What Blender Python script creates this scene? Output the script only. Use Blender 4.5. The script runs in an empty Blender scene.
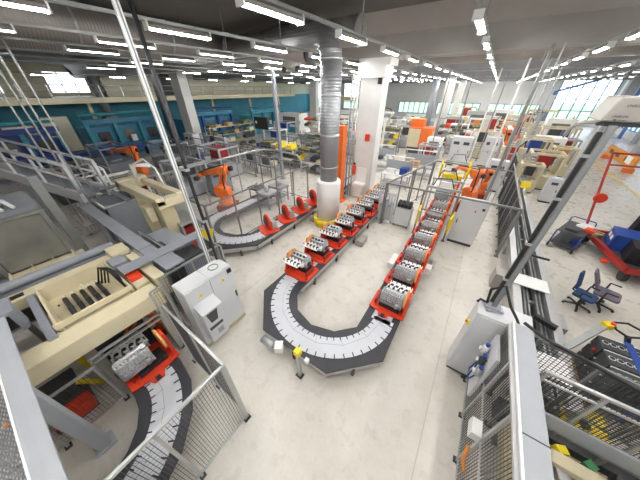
import bpy, bmesh, math, random
from mathutils import Vector, Matrix
R = random.Random(7)
PI = math.pi
SC = bpy.context.scene
C = SC.collection
# ------------------------------------------------------------------ camera
CAMZ = 5.8
F = 223.0
PITCH = math.atan2(151.0, F)
YAW = math.atan2(180.0, math.hypot(F, 151.0))
cd = bpy.data.cameras.new('camera'); cd.sensor_width = 36; cd.lens = F / 640 * 36; cd.clip_start = 0.05; cd.clip_end = 300
cam = bpy.data.objects.new('camera', cd); C.objects.link(cam)
cam.location = (0, 0, CAMZ); cam.rotation_euler = (PI/2 - PITCH, 0, YAW)
SC.camera = cam
FH = (-math.sin(YAW), math.cos(YAW)); RT = (math.cos(YAW), math.sin(YAW))
CP, SP = math.cos(PITCH), math.sin(PITCH)
def at(px, py, z):
    """where the sight line through a pixel of the photo meets height z"""
    a = (px - 320) / F; b = -(py - 240) / F
    d = (FH[0]*CP + a*RT[0] + b*FH[0]*SP, FH[1]*CP + a*RT[1] + b*FH[1]*SP, -SP + b*CP)
    t = (z - CAMZ) / d[2]
    return Vector((d[0]*t, d[1]*t, z))
# ------------------------------------------------------------------ materials
def mat(name, col, rough=.5, metal=0., noise=0., scale=6., emit=0., alpha=1., spec=.5, bump=0.):
    m = bpy.data.materials.new(name); m.use_nodes = True
    n = m.node_tree.nodes; l = m.node_tree.links; b = n['Principled BSDF']
    b.inputs['Base Color'].default_value = (*col, 1); b.inputs['Roughness'].default_value = rough
    b.inputs['Metallic'].default_value = metal; b.inputs['Specular IOR Level'].default_value = spec
    if noise or bump:
        tc = n.new('ShaderNodeTexCoord'); nz = n.new('ShaderNodeTexNoise'); nz.inputs['Scale'].default_value = scale
        nz.inputs['Detail'].default_value = 5
        l.new(tc.outputs['Object'], nz.inputs['Vector'])
        if noise:
            cr = n.new('ShaderNodeValToRGB')
            cr.color_ramp.elements[0].position = .3; cr.color_ramp.elements[1].position = .7
            cr.color_ramp.elements[0].color = (*[c*(1-noise) for c in col], 1)
            cr.color_ramp.elements[1].color = (*[min(1, c*(1+noise*.5)) for c in col], 1)
            l.new(nz.outputs['Fac'], cr.inputs['Fac']); l.new(cr.outputs['Color'], b.inputs['Base Color'])
        if bump:
            bp = n.new('ShaderNodeBump'); bp.inputs['Strength'].default_value = bump
            l.new(nz.outputs['Fac'], bp.inputs['Height']); l.new(bp.outputs['Normal'], b.inputs['Normal'])
    if emit:
        b.inputs['Emission Color'].default_value = (*col, 1); b.inputs['Emission Strength'].default_value = emit
    if alpha < 1:
        b.inputs['Alpha'].default_value = alpha
    return m
M = dict(
 white=mat('white_paint', (.80,.80,.79), .4, noise=.04, scale=2),
 cabinet=mat('cabinet_grey', (.60,.61,.635), .4, noise=.03, scale=2),
 cabinet2=mat('light_grey_steel', (.37,.39,.42), .4, noise=.05, scale=3),
 grey=mat('machine_grey', (.25,.265,.30), .45, noise=.06, scale=3),
 dgrey=mat('dark_grey', (.05,.053,.057), .5, noise=.1, scale=4),
 black=mat('black', (.015,.015,.018), .5, noise=.1, scale=5),
 deck=mat('black_deck', (.03,.03,.038), .45, noise=.15, scale=5),
 slat=mat('belt_slat', (.56,.575,.62), .35, .1, noise=.04, scale=4),
 alu=mat('aluminium', (.50,.51,.51), .35, .7, noise=.05, scale=8),
 dalu=mat('aged_aluminium', (.28,.29,.285), .4, .7, noise=.08, scale=8),
 steel=mat('galvanised_steel', (.50,.52,.54), .38, .7, noise=.18, scale=14),
 engine=mat('cast_aluminium', (.50,.51,.53), .35, .75, noise=.45, scale=28, bump=.4),
 bright=mat('machined_aluminium', (.78,.79,.80), .3, .4, noise=.1, scale=12),
 red=mat('red_paint', (.72,.055,.02), .4, noise=.1, scale=5),
 dred=mat('dark_red_paint', (.32,.022,.015), .45, noise=.12, scale=5),
 orange=mat('robot_orange', (.80,.17,.03), .4, noise=.08, scale=5),
 tan=mat('tan_plate', (.80,.36,.12), .5, noise=.1, scale=6),
 yellow=mat('safety_yellow', (.85,.65,.02), .45, noise=.06, scale=5),
 cream=mat('cream_paint', (.62,.55,.38), .42, noise=.06, scale=3),
 dcream=mat('ochre_cream', (.48,.42,.27), .5, noise=.08, scale=3),
 blue=mat('blue_plastic', (.02,.06,.28), .4, noise=.1, scale=5),
 lblue=mat('machine_blue', (.03,.22,.38), .45, noise=.1, scale=3),
 teal=mat('teal_paint', (.04,.30,.38), .45, noise=.1, scale=3),
 olive=mat('olive_plastic', (.13,.13,.06), .5, noise=.15, scale=5),
 green=mat('green_plastic', (.05,.22,.08), .5, noise=.1, scale=5),
 wood=mat('plywood', (.50,.33,.17), .6, noise=.2, scale=6),
 fabric_blue=mat('blue_fabric', (.025,.06,.15), .9, noise=.15, scale=30),
 fabric_grey=mat('mauve_fabric', (.15,.13,.17), .9, noise=.15, scale=30),
 glassy=mat('smoky_polycarbonate', (.22,.215,.19), .22, .2, noise=.3, scale=1.2),
 beige=mat('beige_panel', (.34,.32,.295), .5, noise=.04, scale=2),
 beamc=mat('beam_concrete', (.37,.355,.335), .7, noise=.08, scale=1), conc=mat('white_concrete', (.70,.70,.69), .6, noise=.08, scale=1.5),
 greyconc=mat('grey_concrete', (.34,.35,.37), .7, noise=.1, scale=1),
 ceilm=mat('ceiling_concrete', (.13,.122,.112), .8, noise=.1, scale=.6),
 wallp=mat('pale_wall', (.86,.86,.84), .7, noise=.06, scale=.5),
 wallb=mat('blue_wall', (.07,.34,.46), .6, noise=.08, scale=.6),
 ywall=mat('cream_wall', (.78,.75,.60), .6, noise=.06, scale=.6),
 tube=mat('fluorescent_tube', (1,.985,.95), .4, emit=75), tubedim=mat('dimmed_fluorescent_tube', (1,.98,.94), .4, emit=7),
 fix=mat('fixture_grey', (.17,.16,.145), .5, .2, noise=.1, scale=5),
 copper=mat('orange_cable', (.70,.25,.05), .5, noise=.1, scale=5),
 text=mat('dark_print', (.03,.03,.03), .6, noise=.1, scale=5),
 blueframe=mat('blue_window_frame', (.10,.20,.45), .4, noise=.05, scale=3),
)
def node_mat(name):
    m = bpy.data.materials.new(name); m.use_nodes = True
    return m, m.node_tree.nodes, m.node_tree.links, m.node_tree.nodes['Principled BSDF']
# polished pale concrete, stained and with sawn joints
m, n, l, b = node_mat('polished_concrete'); M['floor'] = m
tc = n.new('ShaderNodeTexCoord')
def noise(sc, det, dist=0.):
    z = n.new('ShaderNodeTexNoise'); z.inputs['Scale'].default_value = sc; z.inputs['Detail'].default_value = det
    z.inputs['Distortion'].default_value = dist; l.new(tc.outputs['Object'], z.inputs['Vector']); return z
def ramp(src, p0, c0, p1, c1):
    r = n.new('ShaderNodeValToRGB'); e = r.color_ramp.elements
    e[0].position = p0; e[0].color = (*c0, 1); e[1].position = p1; e[1].color = (*c1, 1); l.new(src, r.inputs['Fac']); return r
def mix(kind, fac, a, c):
    x = n.new('ShaderNodeMixRGB'); x.blend_type = kind
    if isinstance(fac, float): x.inputs[0].default_value = fac
    else: l.new(fac, x.inputs[0])
    for k, v in ((1, a), (2, c)):
        if isinstance(v, tuple): x.inputs[k].default_value = (*v, 1)
        else: l.new(v, x.inputs[k])
    return x.outputs[0]
big = ramp(noise(.45, 5, .6).outputs['Fac'], .3, (.57,.535,.48), .65, (.69,.66,.605))
mid = ramp(noise(2.2, 8, 1.2).outputs['Fac'], .3, (.95,.945,.935), .6, (1,1,1))
fine = ramp(noise(16, 6).outputs['Fac'], .3, (.95,.945,.94), .6, (1,1,1))
stain = ramp(noise(1.1, 9, 2.5).outputs['Fac'], .62, (1,1,1), .78, (.90,.87,.82))
col = mix('MULTIPLY', 1., big.outputs[0], mid.outputs[0]); col = mix('MULTIPLY', 1., col, fine.outputs[0]); col = mix('MULTIPLY', 1., col, stain.outputs[0])
sx = n.new('ShaderNodeSeparateXYZ'); l.new(tc.outputs['Object'], sx.inputs[0])
def joint(sock, period, off):
    a = n.new('ShaderNodeMath'); a.operation = 'ADD'; a.inputs[1].default_value = off + period*20; l.new(sock, a.inputs[0])
    f = n.new('ShaderNodeMath'); f.operation = 'MODULO'; f.inputs[1].default_value = period; l.new(a.outputs[0], f.inputs[0])
    c = n.new('ShaderNodeMath'); c.operation = 'LESS_THAN'; c.inputs[1].default_value = .02; l.new(f.outputs[0], c.inputs[0]); return c.outputs[0]
col = mix('MIX', joint(sx.outputs[0], 6., 5.15), col, (.47,.435,.375))
l.new(col, b.inputs['Base Color'])
rr = ramp(noise(3, 5).outputs['Fac'], .3, (.22,.22,.22), .7, (.42,.42,.42)); l.new(rr.outputs[0], b.inputs['Roughness'])
# tread plate
m, n, l, b = node_mat('tread_plate'); M['tread'] = m
tc = n.new('ShaderNodeTexCoord')
mp = n.new('ShaderNodeMapping'); mp.inputs['Rotation'].default_value = (0,0,.6); mp.inputs['Scale'].default_value = (9,26,1); l.new(tc.outputs['Object'], mp.inputs[0])
vo = n.new('ShaderNodeTexVoronoi'); vo.inputs['Scale'].default_value = 1.6; vo.inputs['Randomness'].default_value = .12; l.new(mp.outputs[0], vo.inputs[0])
rp = ramp(vo.outputs['Distance'], .25, (1,1,1), .42, (0,0,0))
bp = n.new('ShaderNodeBump'); bp.inputs['Strength'].default_value = 1.; bp.inputs['Distance'].default_value = .02; l.new(rp.outputs[0], bp.inputs['Height']); l.new(bp.outputs[0], b.inputs['Normal'])
cc = mix('MIX', rp.outputs[0], (.20,.20,.21), (.50,.51,.53)); l.new(cc, b.inputs['Base Color'])
b.inputs['Roughness'].default_value = .4; b.inputs['Metallic'].default_value = .5
# spiral duct : fine ribs along the pipe
m, n, l, b = node_mat('spiral_duct'); M['spiral'] = m
tc = n.new('ShaderNodeTexCoord'); wv = n.new('ShaderNodeTexWave'); wv.bands_direction = 'Z'; wv.inputs['Scale'].default_value = 3.; wv.inputs['Distortion'].default_value = .3
l.new(tc.outputs['Object'], wv.inputs[0]); bp = n.new('ShaderNodeBump'); bp.inputs['Strength'].default_value = .3; bp.inputs['Distance'].default_value = .03
l.new(wv.outputs['Fac'], bp.inputs['Height']); l.new(bp.outputs[0], b.inputs['Normal'])
b.inputs['Base Color'].default_value = (.33,.34,.36,1); b.inputs['Metallic'].default_value = .6; b.inputs['Roughness'].default_value = .42
m = m.copy(); m.name = 'spiral_duct_lying'; M['spiralh'] = m
for q in m.node_tree.nodes:
    if q.type == 'TEX_WAVE': q.bands_direction = 'Y'
m.node_tree.nodes['Principled BSDF'].inputs['Base Color'].default_value = (.34,.32,.30,1)
# clear panels
m, n, l, b = node_mat('clear_polycarbonate'); M['clear'] = m
b.inputs['Base Color'].default_value = (.75,.76,.76,1); b.inputs['Alpha'].default_value = .06; b.inputs['Roughness'].default_value = .15
m, n, l, b = node_mat('window_glass'); M['glass'] = m
b.inputs['Base Color'].default_value = (.85,.92,.95,1); b.inputs['Alpha'].default_value = .12; b.inputs['Roughness'].default_value = .05
# ------------------------------------------------------------------ mesh builder
class MB:
    def __init__(s, off=(0,0,0)):
        s.bm = bmesh.new(); s.o = Vector(off)
    def v(s, p): return s.bm.verts.new(Vector(p) - s.o)
    def poly(s, pts): 
        try: return s.bm.faces.new([s.v(p) for p in pts])
        except ValueError: pass
    def hexa(s, b4, t4):
        b = [s.v(p) for p in b4]; t = [s.v(p) for p in t4]
        s.bm.faces.new(b[::-1]); s.bm.faces.new(t)
        for i in range(4): s.bm.faces.new((b[i], b[(i+1)%4], t[(i+1)%4], t[i]))
        return s
    def box(s, x0, x1, y0, y1, z0, z1):
        return s.hexa([(x0,y0,z0),(x1,y0,z0),(x1,y1,z0),(x0,y1,z0)], [(x0,y0,z1),(x1,y0,z1),(x1,y1,z1),(x0,y1,z1)])
    def cb(s, c, d, rz=0., rx=0.):
        m = Matrix.Rotation(rz, 3, 'Z') @ Matrix.Rotation(rx, 3, 'X'); c = Vector(c)
        q = [(-.5,-.5),(.5,-.5),(.5,.5),(-.5,.5)]
        return s.hexa([c + m @ Vector((a*d[0], b_*d[1], -.5*d[2])) for a, b_ in q], [c + m @ Vector((a*d[0], b_*d[1], .5*d[2])) for a, b_ in q])
    def bar(s, p, q, w, h=None, cap=True):
        p, q = Vector(p), Vector(q); h = h or w; d = (q-p).normalized()
        ref = Vector((0,0,1)) if abs(d.z) < .95 else Vector((0,1,0))
        u = d.cross(ref).normalized()*w/2; t = u.normalized().cross(d).normalized()*h/2
        a = [s.v(p+x) for x in (-u-t, u-t, u+t, -u+t)]; b = [s.v(q+x) for x in (-u-t, u-t, u+t, -u+t)]
        for i in range(4): s.bm.faces.new((a[i], a[(i+1)%4], b[(i+1)%4], b[i]))
        if cap: s.bm.faces.new(a[::-1]); s.bm.faces.new(b)
        return s
    def tube(s, pts, r, n=8, closed=False):
        pts = [Vector(p) for p in pts]; rings = []; N = len(pts); prev = None
        for i, p in enumerate(pts):
            a = pts[i-1] if (i > 0 or closed) else p; b = pts[(i+1) % N] if (i < N-1 or closed) else p
            d = (b-a).normalized()
            if prev is None:
                ref = Vector((0,0,1)) if abs(d.z) < .9 else Vector((1,0,0)); u = d.cross(ref).normalized()
            else:
                u = (prev - d*prev.dot(d)).normalized()
            prev = u; w = d.cross(u)
            rr = r[i] if isinstance(r, (list, tuple)) else r
            rings.append([s.v(p + (u*math.cos(2*PI*k/n) + w*math.sin(2*PI*k/n))*rr) for k in range(n)])
        for i in range(N if closed else N-1):
            A, B = rings[i], rings[(i+1) % N]
            for k in range(n):
                f = s.bm.faces.new((A[k], A[(k+1)%n], B[(k+1)%n], B[k])); f.smooth = True
        if not closed: s.bm.faces.new(rings[0][::-1]); s.bm.faces.new(rings[-1])
        return s
    def prism(s, pts, a0, a1, axis='z'):
        def mk(p, h): return (p[0], p[1], h) if axis == 'z' else ((h, p[0], p[1]) if axis == 'x' else (p[0], h, p[1]))
        b = [s.v(mk(p, a0)) for p in pts]; t = [s.v(mk(p, a1)) for p in pts]; n = len(pts)
        f1 = s.bm.faces.new(b[::-1]); f2 = s.bm.faces.new(t)
        for i in range(n): s.bm.faces.new((b[i], b[(i+1)%n], t[(i+1)%n], t[i]))
        if n > 4: bmesh.ops.triangulate(s.bm, faces=[f1, f2])
        return s
    def lathe(s, prof, c=(0,0,0), n=20, axis='z'):
        c = Vector(c); rings = []
        def mk(r, h, a):
            x, y = r*math.cos(a), r*math.sin(a)
            return c + Vector((x,y,h) if axis == 'z' else ((h,x,y) if axis == 'x' else (x,h,y)))
        for r, h in prof: rings.append([s.v(mk(max(r,.0005), h, 2*PI*k/n)) for k in range(n)])
        for A, B in zip(rings, rings[1:]):
            for k in range(n):
                f = s.bm.faces.new((A[k], A[(k+1)%n], B[(k+1)%n], B[k])); f.smooth = True
        s.bm.faces.new(rings[0][::-1]); s.bm.faces.new(rings[-1])
        return s
    def ball(s, c, r, n=10):
        return s.lathe([(r*math.sin(PI*i/8), -r*math.cos(PI*i/8)) for i in range(9)], c, n)
    def done(s, name, m, parent=None, bevel=0.):
        bmesh.ops.recalc_face_normals(s.bm, faces=s.bm.faces)
        me = bpy.data.meshes.new(name); s.bm.to_mesh(me); s.bm.free()
        me.materials.append(M[m] if isinstance(m, str) else m)
        o = bpy.data.objects.new(name, me); C.objects.link(o)
        if parent is not None: o.parent = parent
        if bevel:
            bv = o.modifiers.new('bevel', 'BEVEL'); bv.width = bevel; bv.segments = 2; bv.limit_method = 'ANGLE'
        return o
LABELS = {}
class T:
    """a thing: an Empty at its base; parts are built in local coordinates, or in room coordinates when world is set"""
    def __init__(s, name, label, cat, loc=(0,0,0), rz=0., group=None, world=False):
        o = bpy.data.objects.new(name, None); C.objects.link(o); o.location = loc; o.rotation_euler = (0,0,rz)
        o.empty_display_size = .1
        o['label'] = label; o['category'] = cat
        if group: o['group'] = group
        s.o = o; s.off = loc if world else (0,0,0)
    def mb(s): return MB(s.off)
    def add(s, name, m, b, parent=None, bevel=0., label=None):
        o = b.done(name, m, parent or s.o, bevel)
        if label: o['label'] = label
        return o
    def box(s, name, m, x0, x1, y0, y1, z0, z1, parent=None, bevel=0.):
        return s.add(name, m, s.mb().box(x0,x1,y0,y1,z0,z1), parent, bevel)
def single(name, m, b, label, cat, group=None, loc=(0,0,0), bevel=0.):
    o = b.done(name, m, None, bevel); o.location = loc; o['label'] = label; o['category'] = cat
    if group: o['group'] = group
    return o
def struct(name, m, b):
    o = b.done(name, m); o['kind'] = 'structure'; return o
def kids(o): return [x for x in C.objects if x.parent == o]
KID = {}
def dup(root, loc, rz=None, label=None, group=None):
    r = root.copy(); C.objects.link(r); r.location = loc
    if rz is not None: r.rotation_euler = (0,0,rz)
    if label: r['label'] = label
    if group: r['group'] = group
    if root.name not in KID: KID[root.name] = [(c, list(c.children)) for c in root.children]
    for ch, gs in KID[root.name]:
        c = ch.copy(); C.objects.link(c); c.parent = r
        for g in gs:
            d = g.copy(); C.objects.link(d); d.parent = c
    return r
def text_mesh(t, body, size, m, loc, rot, name='lettering', parent=None):
    cu = bpy.data.curves.new(name, 'FONT'); cu.body = body; cu.size = size; cu.extrude = .001; cu.align_x = 'CENTER'; cu.align_y = 'CENTER'
    tmp = bpy.data.objects.new('tmp', cu); C.objects.link(tmp)
    bpy.context.view_layer.update()
    me = bpy.data.meshes.new_from_object(tmp.evaluated_get(bpy.context.evaluated_depsgraph_get()))
    C.objects.unlink(tmp); bpy.data.objects.remove(tmp)
    me.materials.clear(); me.materials.append(M[m])
    o = bpy.data.objects.new(name, me); C.objects.link(o); o.parent = parent or t.o
    o.location = Vector(loc) - Vector(t.off); o.rotation_euler = rot
    return o
ORD = ['first','second','third','fourth','fifth','sixth','seventh','eighth','ninth','tenth','eleventh','twelfth']
# ------------------------------------------------------------------ the hall
XL, XR, YF, YB, ZC = -48., 17., -9., 66., 8.4

struct('floor', 'floor', MB().box(XL, XR, YF, YB, -.2, 0))
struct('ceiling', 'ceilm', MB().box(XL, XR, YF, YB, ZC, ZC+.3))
def wall_x(name, m, y0, y1, x0, x1, holes, z1=ZC):
    b = MB(); xs = x0
    for a, c, za, zb in sorted(holes):
        if a > xs: b.box(xs, a, y0, y1, 0, z1)
        b.box(a, c, y0, y1, 0, za); b.box(a, c, y0, y1, zb, z1); xs = c
    if xs < x1: b.box(xs, x1, y0, y1, 0, z1)
    return struct(name, m, b)
BH = [(-46.5,-38,1.2,7.6),(-36,-24,1.2,7.6),(-20,-12.5,.9,3.2),(-11,-2.5,.9,3.2),(-1,7.5,.9,3.2),(9.2,16.6,.6,7.9)]
wall_x('wall_back', 'wallp', YB, YB+.3, XL, XR, BH)
struct('wall_front', 'wallp', MB().box(XL, XR, YF-.3, YF, 0, ZC))
struct('wall_left', 'wallb', MB().box(XL-.3, XL, YF, YB, 0, 4.6))
b = MB()
for y0, y1 in ((YF,1.5),(5.5,9.5),(13.5,YB)): b.box(XL-.3, XL, y0, y1, 4.6, ZC)
for y0, y1 in ((1.5,5.5),(9.5,13.5)): b.box(XL-.3, XL, y0, y1, 4.6, 5.4); b.box(XL-.3, XL, y0, y1, 7.6, ZC)
struct('wall_left_upper', 'ywall', b)
b = MB(); ys = YF
RH = [(20,26),(30,36),(40,46),(50,56)]
for y0, y1 in RH:
    b.box(XR, XR+.3, ys, y0, 0, ZC); b.box(XR, XR+.3, y0, y1, 0, 1.0); b.box(XR, XR+.3, y0, y1, 4.6, ZC); ys = y1
b.box(XR, XR+.3, ys, YB, 0, ZC); struct('wall_right', 'wallp', b)
k = 0
def window_x(x0, x1, z0, z1, nx, nz, m):
    global k; k += 1
    b = MB(); y = YB
    for i in range(nx+1):
        x = x0 + (x1-x0)*i/nx; b.box(x-.07, x+.07, y-.1, y+.1, z0, z1)
    for j in range(nz+1):
        z = z0 + (z1-z0)*j/nz; b.box(x0, x1, y-.08, y+.08, z-.06, z+.06)
    w = struct('window_%d' % k, m, b)
    MB().box(x0, x1, y+.02, y+.05, z0, z1).done('window_pane', 'glass', w)
for i, (a, c, za, zb) in enumerate(BH): window_x(a, c, za, zb, 5 if zb > 5 else 6, 4 if zb > 5 else 1, 'blueframe')
for y0, y1 in RH:
    k += 1; b = MB()
    for i in range(5): y = y0+(y1-y0)*i/4; b.box(XR-.1, XR+.1, y-.06, y+.06, 1, 4.6)
    for z in (1, 2.8, 4.6): b.box(XR-.08, XR+.08, y0, y1, z-.05, z+.05)
    w = struct('window_%d' % k, 'blueframe', b); MB().box(XR+.02, XR+.05, y0, y1, 1, 4.6).done('window_pane', 'glass', w)
for y0, y1 in ((1.5,5.5),(9.5,13.5)):
    k += 1; b = MB()
    for i in range(4): y = y0+(y1-y0)*i/3; b.box(XL-.1, XL+.1, y-.05, y+.05, 5.4, 7.6)
    w = struct('window_%d' % k, 'white', b); MB().box(XL-.05, XL-.02, y0, y1, 5.4, 7.6).done('window_pane', 'glass', w)
o = struct('lawn_outside', mat('grass_green', (.30,.46,.24), .9, noise=.3, scale=.4), MB().box(-140, 120, YB+1, 190, -.6, -.4))
# concrete beams
b = MB()
for i, y in enumerate((-4, 12.4, 25, 37.5, 50, 62)):
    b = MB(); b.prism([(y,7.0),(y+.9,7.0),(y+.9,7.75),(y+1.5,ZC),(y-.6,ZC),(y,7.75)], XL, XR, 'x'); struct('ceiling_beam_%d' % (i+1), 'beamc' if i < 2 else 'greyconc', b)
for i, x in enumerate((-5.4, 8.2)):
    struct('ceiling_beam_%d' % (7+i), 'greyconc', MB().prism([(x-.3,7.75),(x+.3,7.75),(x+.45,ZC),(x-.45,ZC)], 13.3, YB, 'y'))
# columns
def column(n, x0, x1, y0, y1, m='conc', top=7.0, corbel=True):
    b = MB().box(x0, x1, y0, y1, 0, top)
    if corbel:
        b.box(x0-.1, x1+.12, y0-.14, y1+.1, top-.75, top); b.box(x0-.05, x1+.3, y0-.17, y1+.12, top-.28, top+.0)
    return struct('column_%d' % n, m, b)
column(1, -5.95, -4.78, 12.6, 13.4)
column(2, -27.2, -25.7, 14.2, 15.1, top=ZC, corbel=False)
column(3, -5.9, -4.9, 37.5, 38.4, top=7, corbel=False); column(4, -5.9, -4.9, 50, 50.9, top=7, corbel=False)
column(5, 13.4, 14.2, 37.5, 38.4, 'greyconc', 7, False); column(6, 13.4, 14.2, 50, 50.9, 'greyconc', 7, False)
column(8, -27.2, -25.9, 37.5, 38.4, 'conc', ZC, False)
for i, y in enumerate((16, 27, 38, 48, 58)): struct('wall_pier_%d' % (i+1), 'greyconc', MB().box(XR-.7, XR, y-.5, y+.5, 0, ZC))
# steel posts
t = T('steel_post', 'round grey steel post with cream boxed foot by the blue machines', 'post', (-39.2,11.7,0))
t.add('shaft', 'grey', t.mb().lathe([(.42,2.6),(.42,7)], n=16)); t.box('boxed_foot', 'dcream', -.75,.75,-.6,.6,0,3)
t = T('steel_post', 'dark steel conduit post standing left of the white back column', 'post', (-28.3,13.4,0))
t.box('shaft', 'dgrey', -.35,.35,-.3,.3,0,6.98); t.box('cable_tray', 'grey', .4,.65,-.25,.1,0,6.98)
# upper gallery on the left
struct('trim_gallery_floor', 'dcream', MB().box(XL, -36, YF, 44, 4.62, 5.0))
struct('trim_gallery_edge', 'cream', MB().box(-36, -35.8, YF, 44, 4.55, 5.05))
t = T('gallery_railing', 'long white tube railing along the edge of the upper left gallery', 'railing', (-36.1,18,5.0), world=True)
for i in range(26): t.box('railing_post', 'alu', -36.13,-36.06, -7+i*2-.03, -7+i*2+.03, 5, 6.15)
t.add('top_rail', 'alu', t.mb().tube([(-36.1,-8,6.15),(-36.1,44,6.15)], .04)); t.add('middle_rail', 'alu', t.mb().tube([(-36.1,-8,5.6),(-36.1,44,5.6)], .03))
struct('wall_gallery', 'ywall', MB().box(-41, -40.8, 13, 44, 5, ZC))
struct('door_1', 'dgrey', MB().box(-40.8, -40.7, 20, 24, 5, 7.6))
for i in range(6):
    t = T('gallery_column', ORD[i]+' slim cream post under the edge of the upper gallery, from the left', 'post', (-36.5, 2+i*7.5, 0)); t.box('shaft', 'dcream', -.15,.15,-.15,.15,0,4.6); t.box('foot_plate', 'dcream', -.3,.3,-.3,.3,0,.03)
# conduits and ducts at the ceiling
def duct(label, pts, r, m='spiralh', name='ventilation_duct', flange=True):
    """a straight spiral pipe; its mesh is laid along local Y so the ribs follow the pipe"""
    p, q = Vector(pts[0]), Vector(pts[1]); L = (q-p).length
    o = T(name, label, 'duct', p); o.o.rotation_euler = (q-p).to_track_quat('Y', 'Z').to_euler()
    o.add('pipe', m, MB().tube([(0,0,0),(0,L,0)], r, 20))
    if flange:
        n = max(2, int(L/3))
        for i in range(n+1): 
            if i % 2 == 0 or n < 8: o.add('joint_ring', 'steel', MB().tube([(0,L*i/n-.04,0),(0,L*i/n+.04,0)], r+.025, 20))
    return o
duct('wide spiral duct running under the ceiling at the top left', [(-13.6,-6,7.75),(-13.6,10.9,7.75)], .62)
duct('second spiral duct under the ceiling, lower left of the wide one', [(-16.6,-6,7.5),(-16.6,14.6,7.5)], .42)
duct('spiral duct crossing the ceiling ahead of the white column', [(-12.5,10.2,7.6),(-5,10.2,7.6)], .45)
t = duct('open-ended dark duct stub above the left line', [(-13.5,11.6,7.3),(-8.3,11.6,7.3)], .5); t.add('open_mouth', 'dgrey', MB().tube([(0,5.15,0),(0,5.25,0)], .54, 20))
duct('long spiral duct crossing the hall just behind the first beam', [(-30,15.4,7.55),(17,15.4,7.55)], .42)
duct('second long spiral duct crossing the hall behind the first beam', [(-30,18.6,7.4),(17,18.6,7.4)], .36)
duct('far spiral duct crossing the hall behind the second beam', [(-30,28.5,7.5),(17,28.5,7.5)], .4)
for i, (x, y) in enumerate(((-11,12.2),(-10,12.2),(-9,12.2))):
    o = T('air_nozzle', ORD[i]+' small round black air nozzle under the ducts, from the left', 'nozzle', (x,y+.4,6.75), group=None); o.add('ball', 'black', MB().ball((0,0,0), .14)); o.add('neck', 'dgrey', MB().tube([(0,0,0),(0,0,.3)], .09)); o.add('hanger', 'dgrey', MB().tube([(0,0,.3),(0,0,ZC-6.75)], .012, 5))
t = T('ceiling_vent', 'round dark brown vent disc in the ceiling at the top right', 'vent', (*at(606,2,8.4)[:2], 8.4))
t.add('dish', mat('brown_vent', (.10,.07,.045), .5, noise=.1), MB().lathe([(.0,-.18),(.5,-.18),(.75,-.05),(.8,0)], n=24)); t.add('rim', 'beige', MB().lathe([(.8,-.06),(.9,-.03),(.92,0)], n=24))
# the big drop duct and its white guard
D = (-5.36, 8.75, 0)
t = T('drop_duct', 'silver spiral duct coming down to a white round guard beside the engine line', 'duct', D)
t.add('pipe', 'spiral', MB().tube([(0,0,2.2),(0,0,6.7)], .40, 24))
pts = [(0,0,6.7)] + [(-.9+.9*math.cos(a), .2*(1-math.cos(a)), 6.7+.75*math.sin(a)) for a in [PI/2*i/6 for i in range(1,7)]] + [(-3.2,.4,7.45)]
t.add('elbow', 'spiral', MB().tube(pts, .385, 24))
for z in (2.9, 4.2, 5.6, 6.7): t.add('joint_ring', 'alu', MB().lathe([(.39,z-.04),(.415,z-.03),(.415,z+.03),(.39,z+.04)], n=24))
g = t.add('guard', 'white', MB().lathe([(.57,.1),(.57,2.2),(.54,2.28),(.39,2.3)], n=32), label='white round column guard')
t.add('guard_ring', 'yellow', MB().lathe([(.72,.0),(.72,.30),(.68,.34),(.57,.34)], n=32), label='yellow ring at the foot of the guard')
# orange post and things on the white column
t = T('upright_beam', 'tall orange steel upright standing left of the white column', 'post', (-6.25,11.6,0))
t.box('web', 'orange', -.06,.06,-.2,.2,.03,4.2); t.box('flange', 'orange', .06,.12,-.24,.24,.03,4.2); t.box('flange', 'orange', -.18,-.06,-.24,.24,.03,4.2); t.box('foot_plate', 'orange', -.35,.35,-.35,.35,0,.03)
t = T('wall_basin', 'small white basin cabinet on the foot of the white column', 'basin', (-5.5,12.55,0), world=True)
t.add('bowl', 'white', MB(t.off).box(-5.75,-5.05,12.1,12.58,.85,1.05), bevel=.04); t.box('cupboard', 'white', -5.65,-5.2,12.25,12.58,.2,.85); t.box('splash_back', 'white', -5.7,-5.1,12.55,12.59,1.05,1.9)
single('alarm_box', 'red', MB().box(-5.36,-5.12,12.5,12.6,3.4,3.75), 'small red alarm box high on the white column', 'alarm box')
t = T('fire_extinguisher', 'red fire extinguisher hung on the white column beside the basin', 'fire extinguisher', (-5.86,12.5,1.45)); t.add('body', 'red', MB().lathe([(.08,0),(.1,.03),(.1,.5),(.04,.6)], n=14)); t.add('valve', 'black', MB().cb((0,0,.65),(.12,.05,.1)))
single('junction_box', 'black', MB().box(-5.0,-4.82,12.5,12.6,6.0,6.35), 'small black box near the top of the white column', 'box')
t = T('conduit_bundle', 'vertical grey conduits on the left face of the white column', 'conduit', (-6.2,12.8,0), world=True)
for i, x in enumerate((-6.02,-6.2,-6.4)): t.add('conduit', 'alu' if i < 2 else 'grey', t.mb().tube([(x,12.55,.0),(x,12.55,6.1)], .055))
for z in (2,4,6): t.box('clamp', 'grey', -6.46,-5.95,12.62,12.78,z-.04,z+.04)
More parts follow.
